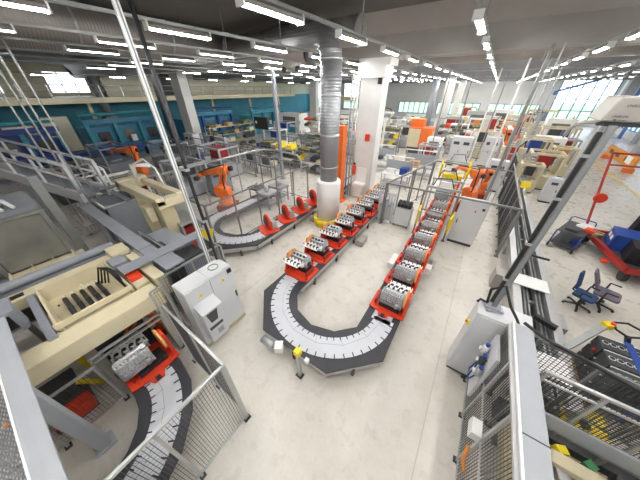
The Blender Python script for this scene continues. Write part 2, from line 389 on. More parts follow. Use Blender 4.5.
# ------------------------------------------------------------------ lamps
ROWX = [-33.0,-19.6,-16.6,-14.0,-11.3,-8.8,-6.15,-3.39,-.69,2.19,4.9,7.6,10.4]  # leftmost row is added to brighten the gallery wall and its edge
t = T('ceiling_lamp', 'lamp', 'ceiling lamp', (0,0,6.8))
t.add('housing', 'fix', MB().prism([(-.075,.0),(.075,.0),(.085,.05),(.05,.10),(-.05,.10),(-.085,.05)], -.67, .67, 'y'))
t.add('tube', 'tube', MB().box(-.024,.024,-.65,.65,-.03,-.001)); t.add('end_cap', 'white', MB().box(-.08,.08,.67,.70,-.04,.10)); t.add('end_cap', 'white', MB().box(-.08,.08,-.70,-.67,-.04,.10))
DIM = MB().box(-.024,.024,-.65,.65,-.03,-.001).done('tube', 'tubedim').data; bpy.data.objects.remove(C.objects['tube.001'] if 'tube.001' in C.objects else C.objects['tube'])
first = True
SIDE = ['added lamp row lighting the front of the upper gallery','outermost lamp row toward the blue wall','sixth lamp row left of the white column','fifth lamp row left of the white column','fourth lamp row left of the white column','third lamp row left of the white column','second lamp row left of the white column','lamp row passing right of the white column','lamp row that runs down the middle of the hall','first lamp row over the right aisle','second lamp row over the right aisle','third lamp row over the right aisle','outermost lamp row along the right wall']
for i, x in enumerate(ROWX):
    for j in range(25):
        y = -4.5 + 2.75*j
        lab = 'slim lamp in the ' + SIDE[i]
        if (i >= 11 or i < 6) and j > 19 or (i < 4 and j % 2): continue
        if first: t.o.location = (x,y,6.8); t.o['label'] = lab; t.o['group'] = 'fluorescent lamps of the ' + SIDE[i]; first = False
        else:
            r_ = dup(t.o, (x,y,6.8), 0, lab, 'fluorescent lamps of the ' + SIDE[i])
            if (0 < i < 6 and j < 5) or i > 10:
                for ch in r_.children:
                    if ch.name.startswith('tube'): ch.data = DIM
    q = T('lamp_rail', 'thin grey lamp rail carrying the ' + SIDE[i], 'rail', (x,-6,6.9), world=True)
    q.box('rail', 'dalu', x-.03,x+.03,-6,62,6.9,6.96)
    for j in range(12): q.add('hanger', 'dalu', q.mb().tube([(x,-4+j*5.5,6.95),(x,-4+j*5.5,ZC)], .012, 5))
# daylight outside
w = bpy.data.worlds.new('world'); SC.world = w; w.use_nodes = True
bg = w.node_tree.nodes['Background']
bg.inputs[0].default_value = (.80,.90,1,1); bg.inputs[1].default_value = 2.0
# ------------------------------------------------------------------ engine line: conveyors
DZ = .5
OUT = [(-1.97,-.95),(-.99,-1.95),(1.0,-1.95),(1.97,-.98)]
INN = [(1.06,-.5),(.62,-.95),(0,-1.12),(-.62,-.93),(-1.02,-.45)]
def belt_arc(c, a0, a1, z, r0=1.33, r1=1.86):
    b = MB(); n = 24
    for i in range(n):
        p = [a0+(a1-a0)*k/n for k in (i, i+1)]
        q = [(c[0]+r*math.cos(a), c[1]+r*math.sin(a)) for a, r in ((p[0],r0),(p[1],r0),(p[1],r1),(p[0],r1))]
        b.prism(q, z, z+.012)
    return b
def arc_marks(c, a0, a1, z, r0=1.33, r1=1.86):
    b = MB(); n = int(abs(a1-a0)/math.radians(7))
    for i in range(n+1):
        a = a0+(a1-a0)*i/n; u = Vector((math.cos(a), math.sin(a), 0)); c3 = Vector((c[0], c[1], z+.012))
        b.bar(c3+u*(r1-.10), c3+u*(r1+.02), .025, .02); b.bar(c3+u*(r0-.02), c3+u*(r0+.08), .022, .02)
    return b
def arc_lines(c, a0, a1, z, r0=1.33, r1=1.86):
    b = MB(); c3 = Vector((c[0], c[1], z+.0125)); n = 7; mid = (r0+r1)/2
    P = lambda r, a: c3+Vector((r*math.cos(a), r*math.sin(a), 0))
    for i in range(n+1):
        a = a0+(a1-a0)*i/n; b.bar(P(r0, a), P(mid-.05, a+.04), .008, .004)
        if i < n: b.bar(P(mid-.05, a+.04), P(mid-.05, a0+(a1-a0)*(i+1)/n+.04), .008, .004)
    return b
def straight_belt(x, y0, y1, z, along='y', w=.26):
    b = MB(); n = max(1, int(abs(y1-y0)/.5))
    for i in range(n):
        a, c = y0+(y1-y0)*i/n, y0+(y1-y0)*(i+1)/n-.012
        (b.box(x-w,x+w,a,c,z,z+.012) if along == 'y' else b.box(a,c,x-w,x+w,z,z+.012))
    return b
def put(t, name, m, b):
    for v in b.bm.verts: v.co -= Vector(t.off)
    return t.add(name, m, b)
# main U line
cx, cy = -2.27, 4.09
t = T('engine_conveyor', 'U-shaped assembly conveyor with black deck, white slat curve and engines on red carriers', 'conveyor', (cx,cy,0), world=True)
xl0, xl1, xr0, xr1 = cx-1.97, cx-1.04, cx+1.06, cx+1.98
YL, YR = 13.2, 18.5
# the deck in four convex-friendly runs joined into one part
b = MB(t.off); outer = [(cx+x,cy+y) for x, y in OUT]; inner = [(cx+x,cy+y) for x, y in INN]
b.prism([(xl0,YL),(xl0,outer[0][1]),outer[0],inner[4],(xl1,cy),(xl1,YL)] if False else [(xl0,cy-.95),(cx-1.02,cy-.45),(xl1,cy-.2),(xl1,YL),(xl0,YL)], DZ-.05, DZ)
b.prism([(xr1,cy-.98),(xr1,YR),(xr0,YR),(xr0,cy-.3),(cx+1.06,cy-.5)], DZ-.05, DZ)
for q in ([outer[0],outer[1],inner[3],inner[4]],[outer[1],inner[2],inner[3]],[outer[1],outer[2],inner[2]],[outer[2],inner[1],inner[2]],[outer[2],outer[3],inner[0],inner[1]]): b.prism(q, DZ-.05, DZ)
bmesh.ops.remove_doubles(b.bm, verts=b.bm.verts, dist=.0005)
t.add('deck', 'deck', b)
put(t, 'slat_belt', 'slat', belt_arc((cx,cy), -PI-.12, .08, DZ)); put(t, 'belt_slots', 'black', arc_marks((cx,cy), -PI, 0, DZ)); put(t, 'belt_joints', 'grey', arc_lines((cx,cy), -PI, 0, DZ))
put(t, 'slat_belt', 'slat', straight_belt(cx-1.55, cy, YL, DZ)); put(t, 'slat_belt', 'slat', straight_belt(cx+1.52, cy, YR, DZ))
def rails(t, segs, name='side_rail', m='alu', z=DZ):
    b = MB(t.off)
    for p, q in segs:
        b.bar((p[0],p[1],z-.16), (q[0],q[1],z-.16), .035, .22); L = math.hypot(q[0]-p[0], q[1]-p[1]); n = max(1, int(L/1.5))
        for i in range(n):
            s = (i+.5)/n; x, y = p[0]+(q[0]-p[0])*s, p[1]+(q[1]-p[1])*s; t.add('leg', 'dgrey', MB(t.off).bar((x,y,0), (x,y,z-.2), .07))
    t.add(name, m, b)
i_ = .07
rails(t, [((xl0+i_,cy-.9),(xl0+i_,YL)),((xl1-i_+.03,cy-.2),(xl1-i_+.03,YL)),((xr0+i_-.03,cy-.3),(xr0+i_-.03,YR)),((xr1-i_,cy-.9),(xr1-i_,YR)),((outer[0][0]+.06,outer[0][1]+.02),(outer[1][0]+.02,outer[1][1]+.07)),((outer[1][0],outer[1][1]+.06),(outer[2][0],outer[2][1]+.06)),((outer[2][0]-.02,outer[2][1]+.07),(outer[3][0]-.06,outer[3][1]+.02))])
# drive units hung on the frame
m1 = t.add('drive_motor', 'steel', t.mb().lathe([(.05,-.2),(.1,-.18),(.1,.12),(.07,.2)], at(268,342,.4), 14, 'x')); t.add('gearbox', 'white', t.mb().cb(at(279,347,.42), (.2,.22,.2), .6))
t.add('drive_motor', 'steel', t.mb().lathe([(.08,-.2),(.1,-.15),(.1,.2)], (xr1+.22,7.55,.42), 14, 'y')); t.add('gearbox', 'white', t.mb().cb((xr1+.14,7.2,.42), (.22,.3,.24)))
t.add('return_tray', 'white', t.mb().cb((xr0-.13,7.0,.40), (.2,.7,.22)))
t.add('junction_box', 'beige', t.mb().cb((xl1+.25,7.95,.14), (.3,.6,.28)))
p = at(300,375,0)
s = T('sensor_post', 'short steel post with yellow box on top before the conveyor curve', 'post', (p.x,p.y,0))
s.box('shaft', 'alu', -.04,.04,-.04,.04,.02,.95); s.box('foot_plate', 'dgrey', -.09,.09,-.07,.07,0,.02); s.box('control_box', 'yellow', -.07,.07,-.07,.07,.95,1.1, bevel=.01); s.add('reflector', 'white', s.mb().cb((.14,.12,.62), (.09,.09,.12)))
# second U line inside the robot cell
c2 = (-8.27, 5.75)
t = T('engine_conveyor', 'black conveyor with white slat curve and red carriers beside the robot cell fence', 'conveyor', (c2[0],c2[1],0), world=True)
b = MB(t.off); outer = [(c2[0]+x,c2[1]+y) for x, y in OUT]; inner = [(c2[0]+x,c2[1]+y) for x, y in INN]
x0, x1 = c2[0]+1.06, c2[0]+1.97; YE = 16.
b.prism([(x1,c2[1]-.98),(x1,YE),(x0,YE),(x0,c2[1]-.3),(c2[0]+1.06,c2[1]-.5)], DZ-.05, DZ)
for q in ([outer[0],outer[1],inner[3],inner[4]],[outer[1],inner[2],inner[3]],[outer[1],outer[2],inner[2]],[outer[2],inner[1],inner[2]],[outer[2],outer[3],inner[0],inner[1]]): b.prism(q, DZ-.05, DZ)
b.prism([(c2[0]-1.97,c2[1]-.95),(c2[0]-1.02,c2[1]-.45),(c2[0]-1.02,9),(c2[0]-1.97,9)], DZ-.05, DZ)
bmesh.ops.remove_doubles(b.bm, verts=b.bm.verts, dist=.0005); t.add('deck', 'deck', b)
put(t, 'slat_belt', 'slat', belt_arc(c2, -PI, .05, DZ)); put(t, 'belt_slots', 'black', arc_marks(c2, -PI, 0, DZ)); put(t, 'slat_belt', 'slat', straight_belt(c2[0]+1.52, c2[1], YE, DZ)); put(t, 'slat_belt', 'slat', straight_belt(c2[0]-1.5, c2[1], 9, DZ))
rails(t, [((x1-i_,c2[1]-.9),(x1-i_,YE)),((x0+.04,c2[1]-.3),(x0+.04,YE)),((outer[1][0],outer[1][1]+.06),(outer[2][0],outer[2][1]+.06)),((outer[2][0]-.02,outer[2][1]+.07),(outer[3][0]-.06,outer[3][1]+.02))])
t.add('junction_box', 'beige', t.mb().cb((x1+.22,8.6,.13), (.26,.6,.26)))
# third line, turning out from under the gantry machine
c3 = (-4.32, -1.5)
t = T('engine_conveyor', 'black conveyor turning out of the cream gantry machine inside the near left fence', 'conveyor', (c3[0],c3[1],0), world=True)
b = MB(t.off)
def quarter(r, n, a0=PI/2, a1=-PI*.12): return [(c3[0]+r*math.cos(a0+(a1-a0)*i/n), c3[1]+r*math.sin(a0+(a1-a0)*i/n)) for i in range(n+1)]
qo, qi = quarter(1.98, 6), quarter(1.03, 6)
for i in range(6): b.prism([qi[i],qi[i+1],qo[i+1],qo[i]], DZ-.05, DZ)
b.prism([(-9,c3[1]+1.03),qi[0],qo[0],(-9,c3[1]+1.98)], DZ-.05, DZ); e0, e1 = qi[-1], qo[-1]
b.prism([(e0[0],-4.5),(e1[0],-4.5),e1,e0], DZ-.05, DZ)
bmesh.ops.remove_doubles(b.bm, verts=b.bm.verts, dist=.0005); t.add('deck', 'deck', b)
put(t, 'slat_belt', 'slat', belt_arc(c3, PI/2, -.35, DZ, 1.25, 1.78)); put(t, 'belt_slots', 'black', arc_marks(c3, PI/2, -.35, DZ, 1.25, 1.78)); put(t, 'belt_joints', 'grey', arc_lines(c3, PI/2, -.35, DZ, 1.25, 1.78)); put(t, 'slat_belt', 'slat', straight_belt(c3[1]+1.5, -9, c3[0], DZ, 'x'))
rails(t, [((-9,c3[1]+1.1),(c3[0],c3[1]+1.1)),((-9,c3[1]+1.9),(c3[0],c3[1]+1.9)),((e0[0]+.1,-4.5),(e0[0]+.1,-2)),((e1[0]-.1,-4.5),(e1[0]-.1,-2))])
# ------------------------------------------------------------------ carriers and engines
GC = 'red engine carriers'
car = T('engine_carrier', 'c', 'carrier', (0,0,DZ+.013), group=GC)
car.add('base_plate', 'red', MB().prism([(-.46,-.34),(-.16,-.40),(-.10,-.54),(.10,-.54),(.16,-.40),(.54,-.34),(.54,.36),(.36,.46),(-.32,.46),(-.46,.36)], 0, .05), bevel=.008)
car.add('raised_pad', 'red', MB().prism([(-.32,-.26),(.33,-.26),(.33,.3),(-.32,.3)], .05, .085), bevel=.006)
b = MB().prism([(-.26,.05),(.32,.05),(.24,.42),(.14,.66),(-.12,.66),(-.18,.42)], .46, .53, 'x')
b.prism([(.46,.05),(.46,.22),(.2,.05)], -.03, .02, 'y')
car.add('upright_stand', 'red', b, bevel=.006)
car.add('mounting_plate', 'tan', MB().lathe([(.24,.40),(.27,.405),(.27,.45),(.23,.46)], (0,0,.50), 16, 'x'), label='round orange-tan mounting plate')
car.add('latch', 'black', MB().box(-.05,.05,-.56,-.46,.05,.085)); car.add('drip_tray', 'black', MB().box(-.22,.36,-.26,.12,.085,.19), bevel=.01)
car.add('bracket', 'dred', MB().box(-.36,-.30,-.2,.24,.05,.22)); car.add('roller', 'dgrey', MB().lathe([(.05,-.42),(.05,-.36)], (0,.3,.03), 10, 'x'))
eng = T('engine_block', 'e', 'engine', (0,0,0)); eng.o.scale = (.93,.93,.93)
b = MB().prism([(-.27,.27),(-.20,.20),(.02,.18),(.10,.30),(.09,.64),(-.02,.70),(-.22,.66),(-.27,.52)], -.34, .275, 'x')
for i in range(9):
    x = -.31+i*.07; b.prism([(-.30,.30),(-.22,.22),(-.22,.64),(-.30,.52)], x-.011, x+.011, 'x'); b.lathe([(.022,.64),(.022,.71),(.012,.72)], (x,-.16,0), 8)
b.bar((-.34,-.27,.42), (.275,-.27,.42), .07, .05); b.bar((-.34,-.28,.30), (.275,-.28,.30), .05, .04)
eng.add('block', 'engine', b)
eng.add('timing_cover', 'steel', MB().prism([(-.25,.24),(.08,.24),(.14,.5),(0,.65),(-.22,.6)], -.38, -.34, 'x'), bevel=.006)
eng.add('pulley', 'dgrey', MB().lathe([(.03,-.43),(.09,-.42),(.07,-.40),(.09,-.385),(.09,-.375)], (0,-.08,.38), 16, 'x'))
hd = eng.add('cylinder_head', 'bright', MB().prism([(.08,.36),(.26,.40),(.32,.47),(.32,.535),(.08,.55)], -.34, .27, 'x'), bevel=.006)
for i in range(4):
    eng.add('cylinder_bore', 'black', MB().lathe([(.05,.566),(.05,.575)], (-.21+i*.15,.30,0), 14), hd)
for i in range(5):
    for y in (.18,.43): eng.add('stud', 'dgrey', MB().lathe([(.016,.565),(.016,.66),(.008,.67)], (-.26+i*.15,y,0), 6), hd)
for i in range(4): eng.add('injector', 'dgrey', MB().lathe([(.03,.68),(.035,.73),(.02,.75)], (-.25+i*.145,.02,0), 8))
eng.add('deck_plate', 'bright', MB().prism([(.10,.535),(.50,.535),(.50,.565),(.10,.565)], -.30, .38, 'x'), hd, .005); eng.add('pipe', 'bright', MB().tube([(-.32,-.08,.66),(-.2,-.09,.70),(.1,-.09,.70),(.24,-.05,.65)], .018, 8)); eng.add('filter_housing', 'steel', MB().lathe([(.055,0),(.055,.13),(.03,.15)], (.14,-.33,.33), 12))
firstc = True
def put_pair(x, y, rz, lc, le, engine=True):
    global firstc
    if firstc:
        car.o.location = (x,y,DZ+.013); car.o.rotation_euler = (0,0,rz); car.o['label'] = lc
        eng.o.location = (x+.13*math.cos(rz),y+.13*math.sin(rz),DZ+.03); eng.o.rotation_euler = (0,0,rz); eng.o['label'] = le; eng.o['group'] = 'engines on the assembly line'; firstc = False
    else:
        dup(car.o, (x,y,DZ+.013), rz, lc)
        if engine: dup(eng.o, (x+.13*math.cos(rz),y+.13*math.sin(rz),DZ+.03), rz, le)
xr, xlft = cx+1.50, cx-1.50
for i in range(11):
    o = ORD[i]; put_pair(xr, 4.78+i*1.18, 0, 'red carrier on the right arm of the U conveyor, %s from the curve' % o, 'silver engine on the right arm of the U conveyor, %s from the curve' % o)
for i in range(8):
    o = ORD[i]; put_pair(xlft, 4.55+i*1.1, PI, 'red carrier on the left arm of the U conveyor, %s from the curve' % o, 'silver engine on the left arm of the U conveyor, %s from the curve' % o)
put_pair(-4.75, 0., PI/2, 'red carrier at the mouth of the cream gantry machine behind the near fence', 'silver engine at the mouth of the cream gantry machine behind the near fence')
eng_ll = [o_ for o_ in C.objects if o_.get('label') == 'silver engine at the mouth of the cream gantry machine behind the near fence'][0]; eng_ll.location.y -= .22; eng_ll.location.x -= .06
put_pair(-7.3, 0., PI/2, 'red carrier deep inside the cream gantry machine', '', False)
# carriers without engines on the second line
fx = T('fixture_carrier', 'f', 'carrier', (0,0,DZ+.013), group='red fixture carriers without engines')
fx.add('base_plate', 'red', MB().prism([(-.46,-.30),(-.12,-.36),(.10,-.40),(.44,-.34),(.46,.34),(.30,.42),(-.30,.42),(-.46,.34)], 0, .06), bevel=.008)
fx.add('upright_disc', 'red', MB().lathe([(.30,.0),(.34,.02),(.34,.09),(.26,.12)], (.02,-.05,.42), 20, 'y'))
fx.add('disc_hub', 'dred', MB().lathe([(.22,-.03),(.22,.13)], (.02,-.05,.42), 14, 'y')); fx.add('stand', 'red', MB().box(-.2,.24,-.02,.1,.06,.3)); fx.add('clamp', 'dgrey', MB().box(-.12,.16,-.12,-.05,.36,.48))
fx.add('cradle', 'steel', MB().prism([(.1,.06),(.38,.06),(.34,.4),(.1,.5)], -.28, .28, 'x'), bevel=.02)
for i, y in enumerate((5.9,7.1,8.25,9.4,10.5)):
    lab = 'red fixture carrier with upright disc beside the robot cell, %s from the curve' % ORD[i]
    if i == 0: fx.o.location = (c2[0]+1.5,y,DZ+.013); fx.o.rotation_euler = (0,0,-.35); fx.o['label'] = lab
    else: dup(fx.o, (c2[0]+1.5,y,DZ+.013), -.35, lab)
# ------------------------------------------------------------------ fences
def fence(label, p, q, z1=2.15, z0=.12, n=2, m='alu', infill='mesh', step=.05, hstep=.1, pw=.045, rail_z=(), name='safety_fence', posts=True, group=None, wire=.006, hw=.45):
    p, q = Vector((p[0],p[1],0)), Vector((q[0],q[1],0)); t = T(name, label, 'fence', p, world=True, group=group); d = (q-p)/n; Z = lambda v, z: Vector((v.x, v.y, z))
    for i in range(n+1):
        a = p+d*i
        if posts:
            po = t.add('post', m, t.mb().bar(Z(a,.0), Z(a,z1), pw)); t.add('foot', 'dgrey', t.mb().cb(Z(a,.012), (.12,.10,.024)), po)
    t.add('top_rail', m, t.mb().bar(Z(p,z1), Z(q,z1), pw)); t.add('bottom_rail', m, t.mb().bar(Z(p,z0), Z(q,z0), pw*.8))
    for z in rail_z: t.add('middle_rail', m, t.mb().bar(Z(p,z), Z(q,z), pw*.8))
    u = d.normalized()
    for i in range(n):
        a, e = p+d*i+u*pw/2, p+d*(i+1)-u*pw/2; b = t.mb(); L = (e-a).length
        if infill == 'mesh':
            for k in range(1, int(L/step)): b.bar(Z(a+u*k*step, z0), Z(a+u*k*step, z1), wire, cap=False)
            for k in range(1, int((z1-z0)/hstep)+1): b.bar(Z(a, z0+k*hstep), Z(e, z0+k*hstep), wire*hw, cap=False)
            t.add('mesh_panel', 'dgrey', b)
        elif infill == 'clear':
            t.add('clear_panel', 'clear', b.bar(Z(a,(z0+z1)/2), Z(e,(z0+z1)/2), .006, z1-z0-pw))
        elif infill == 'sheet':
            t.add('sheet_panel', 'grey', b.bar(Z(a,(z0+z1)/2), Z(e,(z0+z1)/2), .02, z1-z0-pw))
    return t
fence('near left mesh fence facing the open floor, with bright aluminium top rail', (-2.3,.62), (-2.3,-2.4), n=3, step=.045)
fence('mesh fence running back from the near left fence corner to the white cabinet', (-2.3,.66), (-4.35,.72), n=2, step=.045)
fence('low mesh fence in front of the cream gantry machine, holding a red and yellow rack', (-4.85,-2.6), (-4.85,-.62), z1=1.35, n=2, step=.06)
fence('short mesh fence between the gantry machine and the white cabinet', (-5.0,.75), (-5.0,1.0), z1=2.1, n=1)
# ------------------------------------------------------------------ white switch cabinet
t = T('switch_cabinet', 'white two-door switch cabinet with cooling unit by the near left fence', 'cabinet', (-4.6,1.74,0), world=True)
X0, X1, Y0, Y1 = -4.86, -4.35, 1.13, 2.36
t.box('plinth', 'dcream', X0, X1-.0, Y0+.02, Y1+.03, .03, .13); t.box('body', 'cabinet', X0, X1-.03, Y0, Y1, .13, 2.06, bevel=.01)
for i in range(2):
    y = Y0 + i*.615; d = t.box('door', 'cabinet', X1-.03, X1, y+.006, y+.609, .15, 2.05, bevel=.006)
    b = MB(t.off); b.prism([(y+.26,1.72),(y+.38,1.72),(y+.32,1.83)], X1, X1+.004, 'x'); t.add('warning_sign', 'yellow', b, label='yellow triangular warning sign')
    b = MB(t.off); b.bar((X1+.006,y+.318,1.80),(X1+.006,y+.322,1.76),.012,.004); b.bar((X1+.006,y+.322,1.76),(X1+.006,y+.315,1.735),.008,.004); t.add('warning_bolt', 'text', b)
    t.box('handle', 'dgrey', X1, X1+.03, y+.54, y+.57, 1.0, 1.2)
    t.box('top_plate', 'cabinet', X0+.01, X1-.02, y+.01, y+.60, 2.06, 2.075)
cu = t.box('cooling_unit', 'cabinet', X1, X1+.24, 1.22, 1.70, .36, 1.48, bevel=.015, )
b = MB(t.off)
for i in range(9): b.box(X1+.24, X1+.246, 1.29+i*.006, 1.59-i*.006, 1.32-i*.035, 1.34-i*.035)
t.add('air_grille', 'dgrey', MB(t.off).prism([(1.29,1.40),(1.59,1.40),(1.53,1.02),(1.35,1.02)], X1+.24, X1+.246, 'x'), cu); t.box('display_band', 'dgrey', X1+.24, X1+.246, 1.26, 1.62, .80, .90, parent=None); t.add('hood', 'cabinet', MB(t.off).prism([(X1,1.56),(X1+.24,1.48),(X1+.24,1.42),(X1,1.42)], 1.22, 1.66, 'y') if False else MB(t.off).hexa([(X1,1.22,1.44),(X1+.3,1.20,1.42),(X1+.3,1.72,1.42),(X1,1.72,1.44)],[(X1,1.20,1.60),(X1+.3,1.20,1.47),(X1+.3,1.72,1.47),(X1,1.72,1.60)]), cu)
b = MB(t.off)
for i in range(6): b.box(X1+.24, X1+.246, 1.42, 1.58, .52+i*.03, .535+i*.03)
t.add('air_slots', 'grey', b, cu)
t.box('main_switch', 'black', X1, X1+.03, Y1-.14, Y1-.03, 1.88, 2.0); t.add('cable_loop', 'green', t.mb().tube([(X0+.25+.12*math.cos(a), 2.05+.12*math.sin(a), 2.09) for a in [i*PI/6 for i in range(12)]], .01, 6, closed=True))
# supply poles from the ceiling
def supply_pole(label, x, y, z0, z1, side=1, cable=True, w=.078, m='white'):
    t = T('supply_pole', label, 'pole', (x,y,z0)); h = z1-z0
    t.box('profile', m, -w/2,w/2,-w/2,w/2,.02,h, bevel=.01); t.box('groove', 'grey', -.012,.012,-w/2-.003,-w/2+.001,.02,h); t.box('groove', 'grey', w/2-.001,w/2+.003,-.012,.012,.02,h); t.box('foot_plate', 'grey', -.12,.12,-.12,.12,0,.02)
    if cable:
        t.add('black_cable', 'black', t.mb().tube([(.25*side,.12,-.0),(.25*side,.12,.4),(.22*side,.1,h*.5),(.22*side,.1,h)], .035, 8))
        for z in (1.0,2.0,3.2,4.4): 
            if z < h-.2: t.box('cable_clamp', 'steel', -.05 if side > 0 else -.28, .28 if side > 0 else .05, .05,.14, z, z+.05)
    return t
supply_pole('tall white supply pole with black cable rising from the white switch cabinet', -5.06, 2.2, .0, ZC-.05)
# ------------------------------------------------------------------ walkway in the near left corner
t = T('walkway', 'steel platform with tread plate and broad grey edge beam in the near left corner', 'walkway', (-4.3,-1.2,0), world=True)
t.box('tread_plate', 'tread', -7.4,-1.2,-3.2,-1.24,2.38,2.42)
t.add('edge_beam', 'cabinet2', MB(t.off).prism([(-1.2,2.1),(-1.14,2.1),(-1.14,2.40),(-1.02,2.43),(-1.02,2.46),(-1.12,2.475),(-1.22,2.475),(-1.22,2.36)], -7.4, -1.2, 'x')); t.box('edge_lip', 'white', -7.4,-1.2,-1.24,-1.22,2.36,2.485)
t.add('column', 'cabinet2', MB(t.off).box(-4.40,-4.20,-1.30,-1.10,.03,2.2), bevel=.02); t.box('foot_plate', 'cabinet2', -4.46,-4.14,-1.36,-1.04,0,.03)
t.add('bracket', 'grey', MB(t.off).box(-6.6,-6.05,-1.38,-.9,2.43,2.5)); t.box('bracket', 'grey', -6.45,-6.1,-1.0,-.9,2.0,2.43)
for x in (-3.7,-2.6): t.add('bolt', 'copper', MB(t.off).lathe([(.02,2.40),(.02,2.43)], (x,-1.3,.02), 8))
t = T('spare_part_rack', 'low dark rack with red front and yellow bars behind the low mesh fence', 'rack', (-5.5,-1.3,0), world=True)
t.add('dark_panel', 'dgrey', MB(t.off).hexa([(-6.1,-1.7,.55),(-5.4,-1.7,.45),(-5.4,-1.0,.45),(-6.1,-1.0,.55)],[(-6.1,-1.7,.6),(-5.4,-1.7,.5),(-5.4,-1.0,.5),(-6.1,-1.0,.6)])); t.box('red_front', 'red', -5.42,-5.15,-1.6,-1.0,.1,.4); t.box('base', 'dgrey', -6.1,-5.2,-1.65,-1.0,0,.1); t.box('leg', 'dgrey', -6.05,-5.95,-1.6,-1.1,.1,.55)
t.add('yellow_bar', 'yellow', MB(t.off).bar((-5.6,-.75,.1),(-5.25,-.95,.9),.07)); t.add('yellow_bar', 'yellow', MB(t.off).bar((-6.3,-.8,.1),(-6.2,-.85,.9),.1))
# ------------------------------------------------------------------ cream gantry machine over the left line
t = T('gantry_machine', 'cream gantry machine with black cylinders in a tray above the left line', 'machine', (-6.3,-.5,0), world=True)
t.add('front_beam', 'cream', MB(t.off).box(-5.46,-5.0,-3.4,.95,1.60,2.0), bevel=.02); t.box('beam_ledge', 'cream', -5.55,-5.5,-.66,.62,2.04,2.16)
t.add('rear_beam', 'cream', MB(t.off).box(-7.55,-7.2,-3.4,.95,1.78,2.04), bevel=.02)
t.add('cross_beam', 'cream', MB(t.off).box(-7.2,-5.52,.66,.95,1.78,2.04), bevel=.02); t.add('cross_beam', 'grey', MB(t.off).box(-7.1,-5.35,-.80,-.68,1.98,2.10), bevel=.01); t.add('cross_beam', 'cream', MB(t.off).box(-7.2,-5.52,-2.0,-1.75,1.78,2.0), bevel=.02)
b = MB(t.off).box(-7.2,-5.55,-.64,.62,1.70,1.74); b.box(-7.2,-7.14,-.64,.62,1.74,2.1); b.box(-7.2,-5.55,-.64,-.60,1.74,2.1); b.box(-7.2,-5.55,.58,.62,1.74,2.1); b.box(-7.2,-5.55,-.02,.02,1.74,1.80)
t.add('tray', 'cream', b)
for i in range(5):
    y = -.36+i*.15; c = t.add('black_cylinder', 'black', MB(t.off).tube([(-6.75,y,1.84),(-5.85,y,1.84)], .045, 10)); t.add('piston_rod', 'bright', MB(t.off).tube([(-6.9,y,1.84),(-6.7,y,1.84)], .02, 8), c); t.add('cylinder_cap', 'dgrey', MB(t.off).tube([(-6.36,y,1.84),(-6.28,y,1.84)], .05, 10), c)
for x, y in ((-6.75,-.5),(-6.0,-.52),(-6.9,.3),(-5.75,.45)): t.add('bolt', 'dgrey', MB(t.off).lathe([(.018,1.74),(.018,1.77)], (x,y,0), 8))
for x in (-7.4,-5.35):
    for y in (-3.2,-1.85,.8): t.box('leg', 'cream', x-.11,x+.11,y-.1,y+.1,0,1.78)
t.box('bellows', 'dgrey', -7.84,-7.58,-1.6,-.7,1.2,1.55)
for i in range(4): t.add('hose', 'black', MB(t.off).tube([(-6.6+.05*i,.25+.05*i,1.9),(-6.5+.06*i,.4+.04*i,2.35),(-6.2+.05*i,.5+.03*i,2.3),(-6.05+.05*i,.56,1.9)], .018, 6))
t.box('slide_block', 'grey', -6.75,-6.35,.62,.92,2.04,2.3); t.box('dark_unit', 'dgrey', -6.9,-5.7,-.5,.45,.75,1.3); t.box('unit_plate', 'grey', -6.6,-5.65,-.3,.2,1.3,1.36); t.box('red_slide', 'red', -6.35,-5.75,.68,.92,2.04,2.14)
t.add('cream_hood', 'cream', MB(t.off).box(-6.9,-6.2,1.0,1.22,1.6,2.14), bevel=.02); t.add('cream_hood', 'cream', MB(t.off).box(-6.1,-5.35,1.0,1.25,1.5,2.1), bevel=.02)
t.box('cable_slot', 'black', -7.45,-7.3,-1.0,-.8,2.04,2.05); t.add('top_frame', 'cream', MB(t.off).box(-7.6,-7.1,.78,1.2,2.05,2.2), bevel=.02)
t = T('guide_rail', 'long grey tubular guide rail between the panelled machine and the gantry machine', 'rail', (-7.9,-1,0), world=True)
t.add('tube', 'grey', MB(t.off).tube([(-7.95,-3.5,2.05),(-7.95,1.05,2.05)], .11, 14)); t.box('side_plate', 'grey', -8.02,-7.88,-3.5,1.05,1.55,1.95)
for y in (-3,-1.2,.8): t.box('leg', 'grey', -8.0,-7.9,y-.05,y+.05,0,1.55)
# panelled machine behind it
t = T('panelled_machine', 'large grey machine with smoky sliding panels at the left edge', 'machine', (-10.4,-1.4,0), world=True)
t.box('body', 'grey', -11.9,-9.45,-3.6,.35,0,1.55); t.box('rear_body', 'dgrey', -11.9,-9.7,-3.6,.35,1.55,3.0)
t.add('shelf', 'cream', MB(t.off).box(-9.45,-8.5,-1.0,.55,1.5,1.62), bevel=.01)
for i in range(4): t.box('shelf_rib', 'cream', -9.4,-8.55,-.95+i*.42,-.92+i*.42,1.62,1.72)
for i in range(3):
    y0 = -3.6+i*1.32; p_ = t.box('sliding_panel', 'glassy', -9.5,-9.46,y0+.04,y0+1.27,1.66,2.98); t.box('panel_frame', 'dalu', -9.53,-9.42,y0+1.24,y0+1.34,1.55,3.02)
t.box('panel_rail', 'dalu', -9.55,-9.4,-3.6,.4,3.0,3.08); t.box('roof', 'grey', -11.9,-9.5,-3.6,.38,3.0,3.06)
for i in range(4): t.add('white_fitting', 'white', MB(t.off).tube([(-10.6+.05*i,-.9+.22*i,3.08),(-10.3+.03*i,-.8+.22*i,3.3),(-10.0,-.7+.22*i,3.12)], .05, 8))
single('corner_profile', 'dalu', MB().box(-9.62,-9.42,.48,.68,0,3.9), 'dark upright profile at the right corner of the panelled machine', 'post')
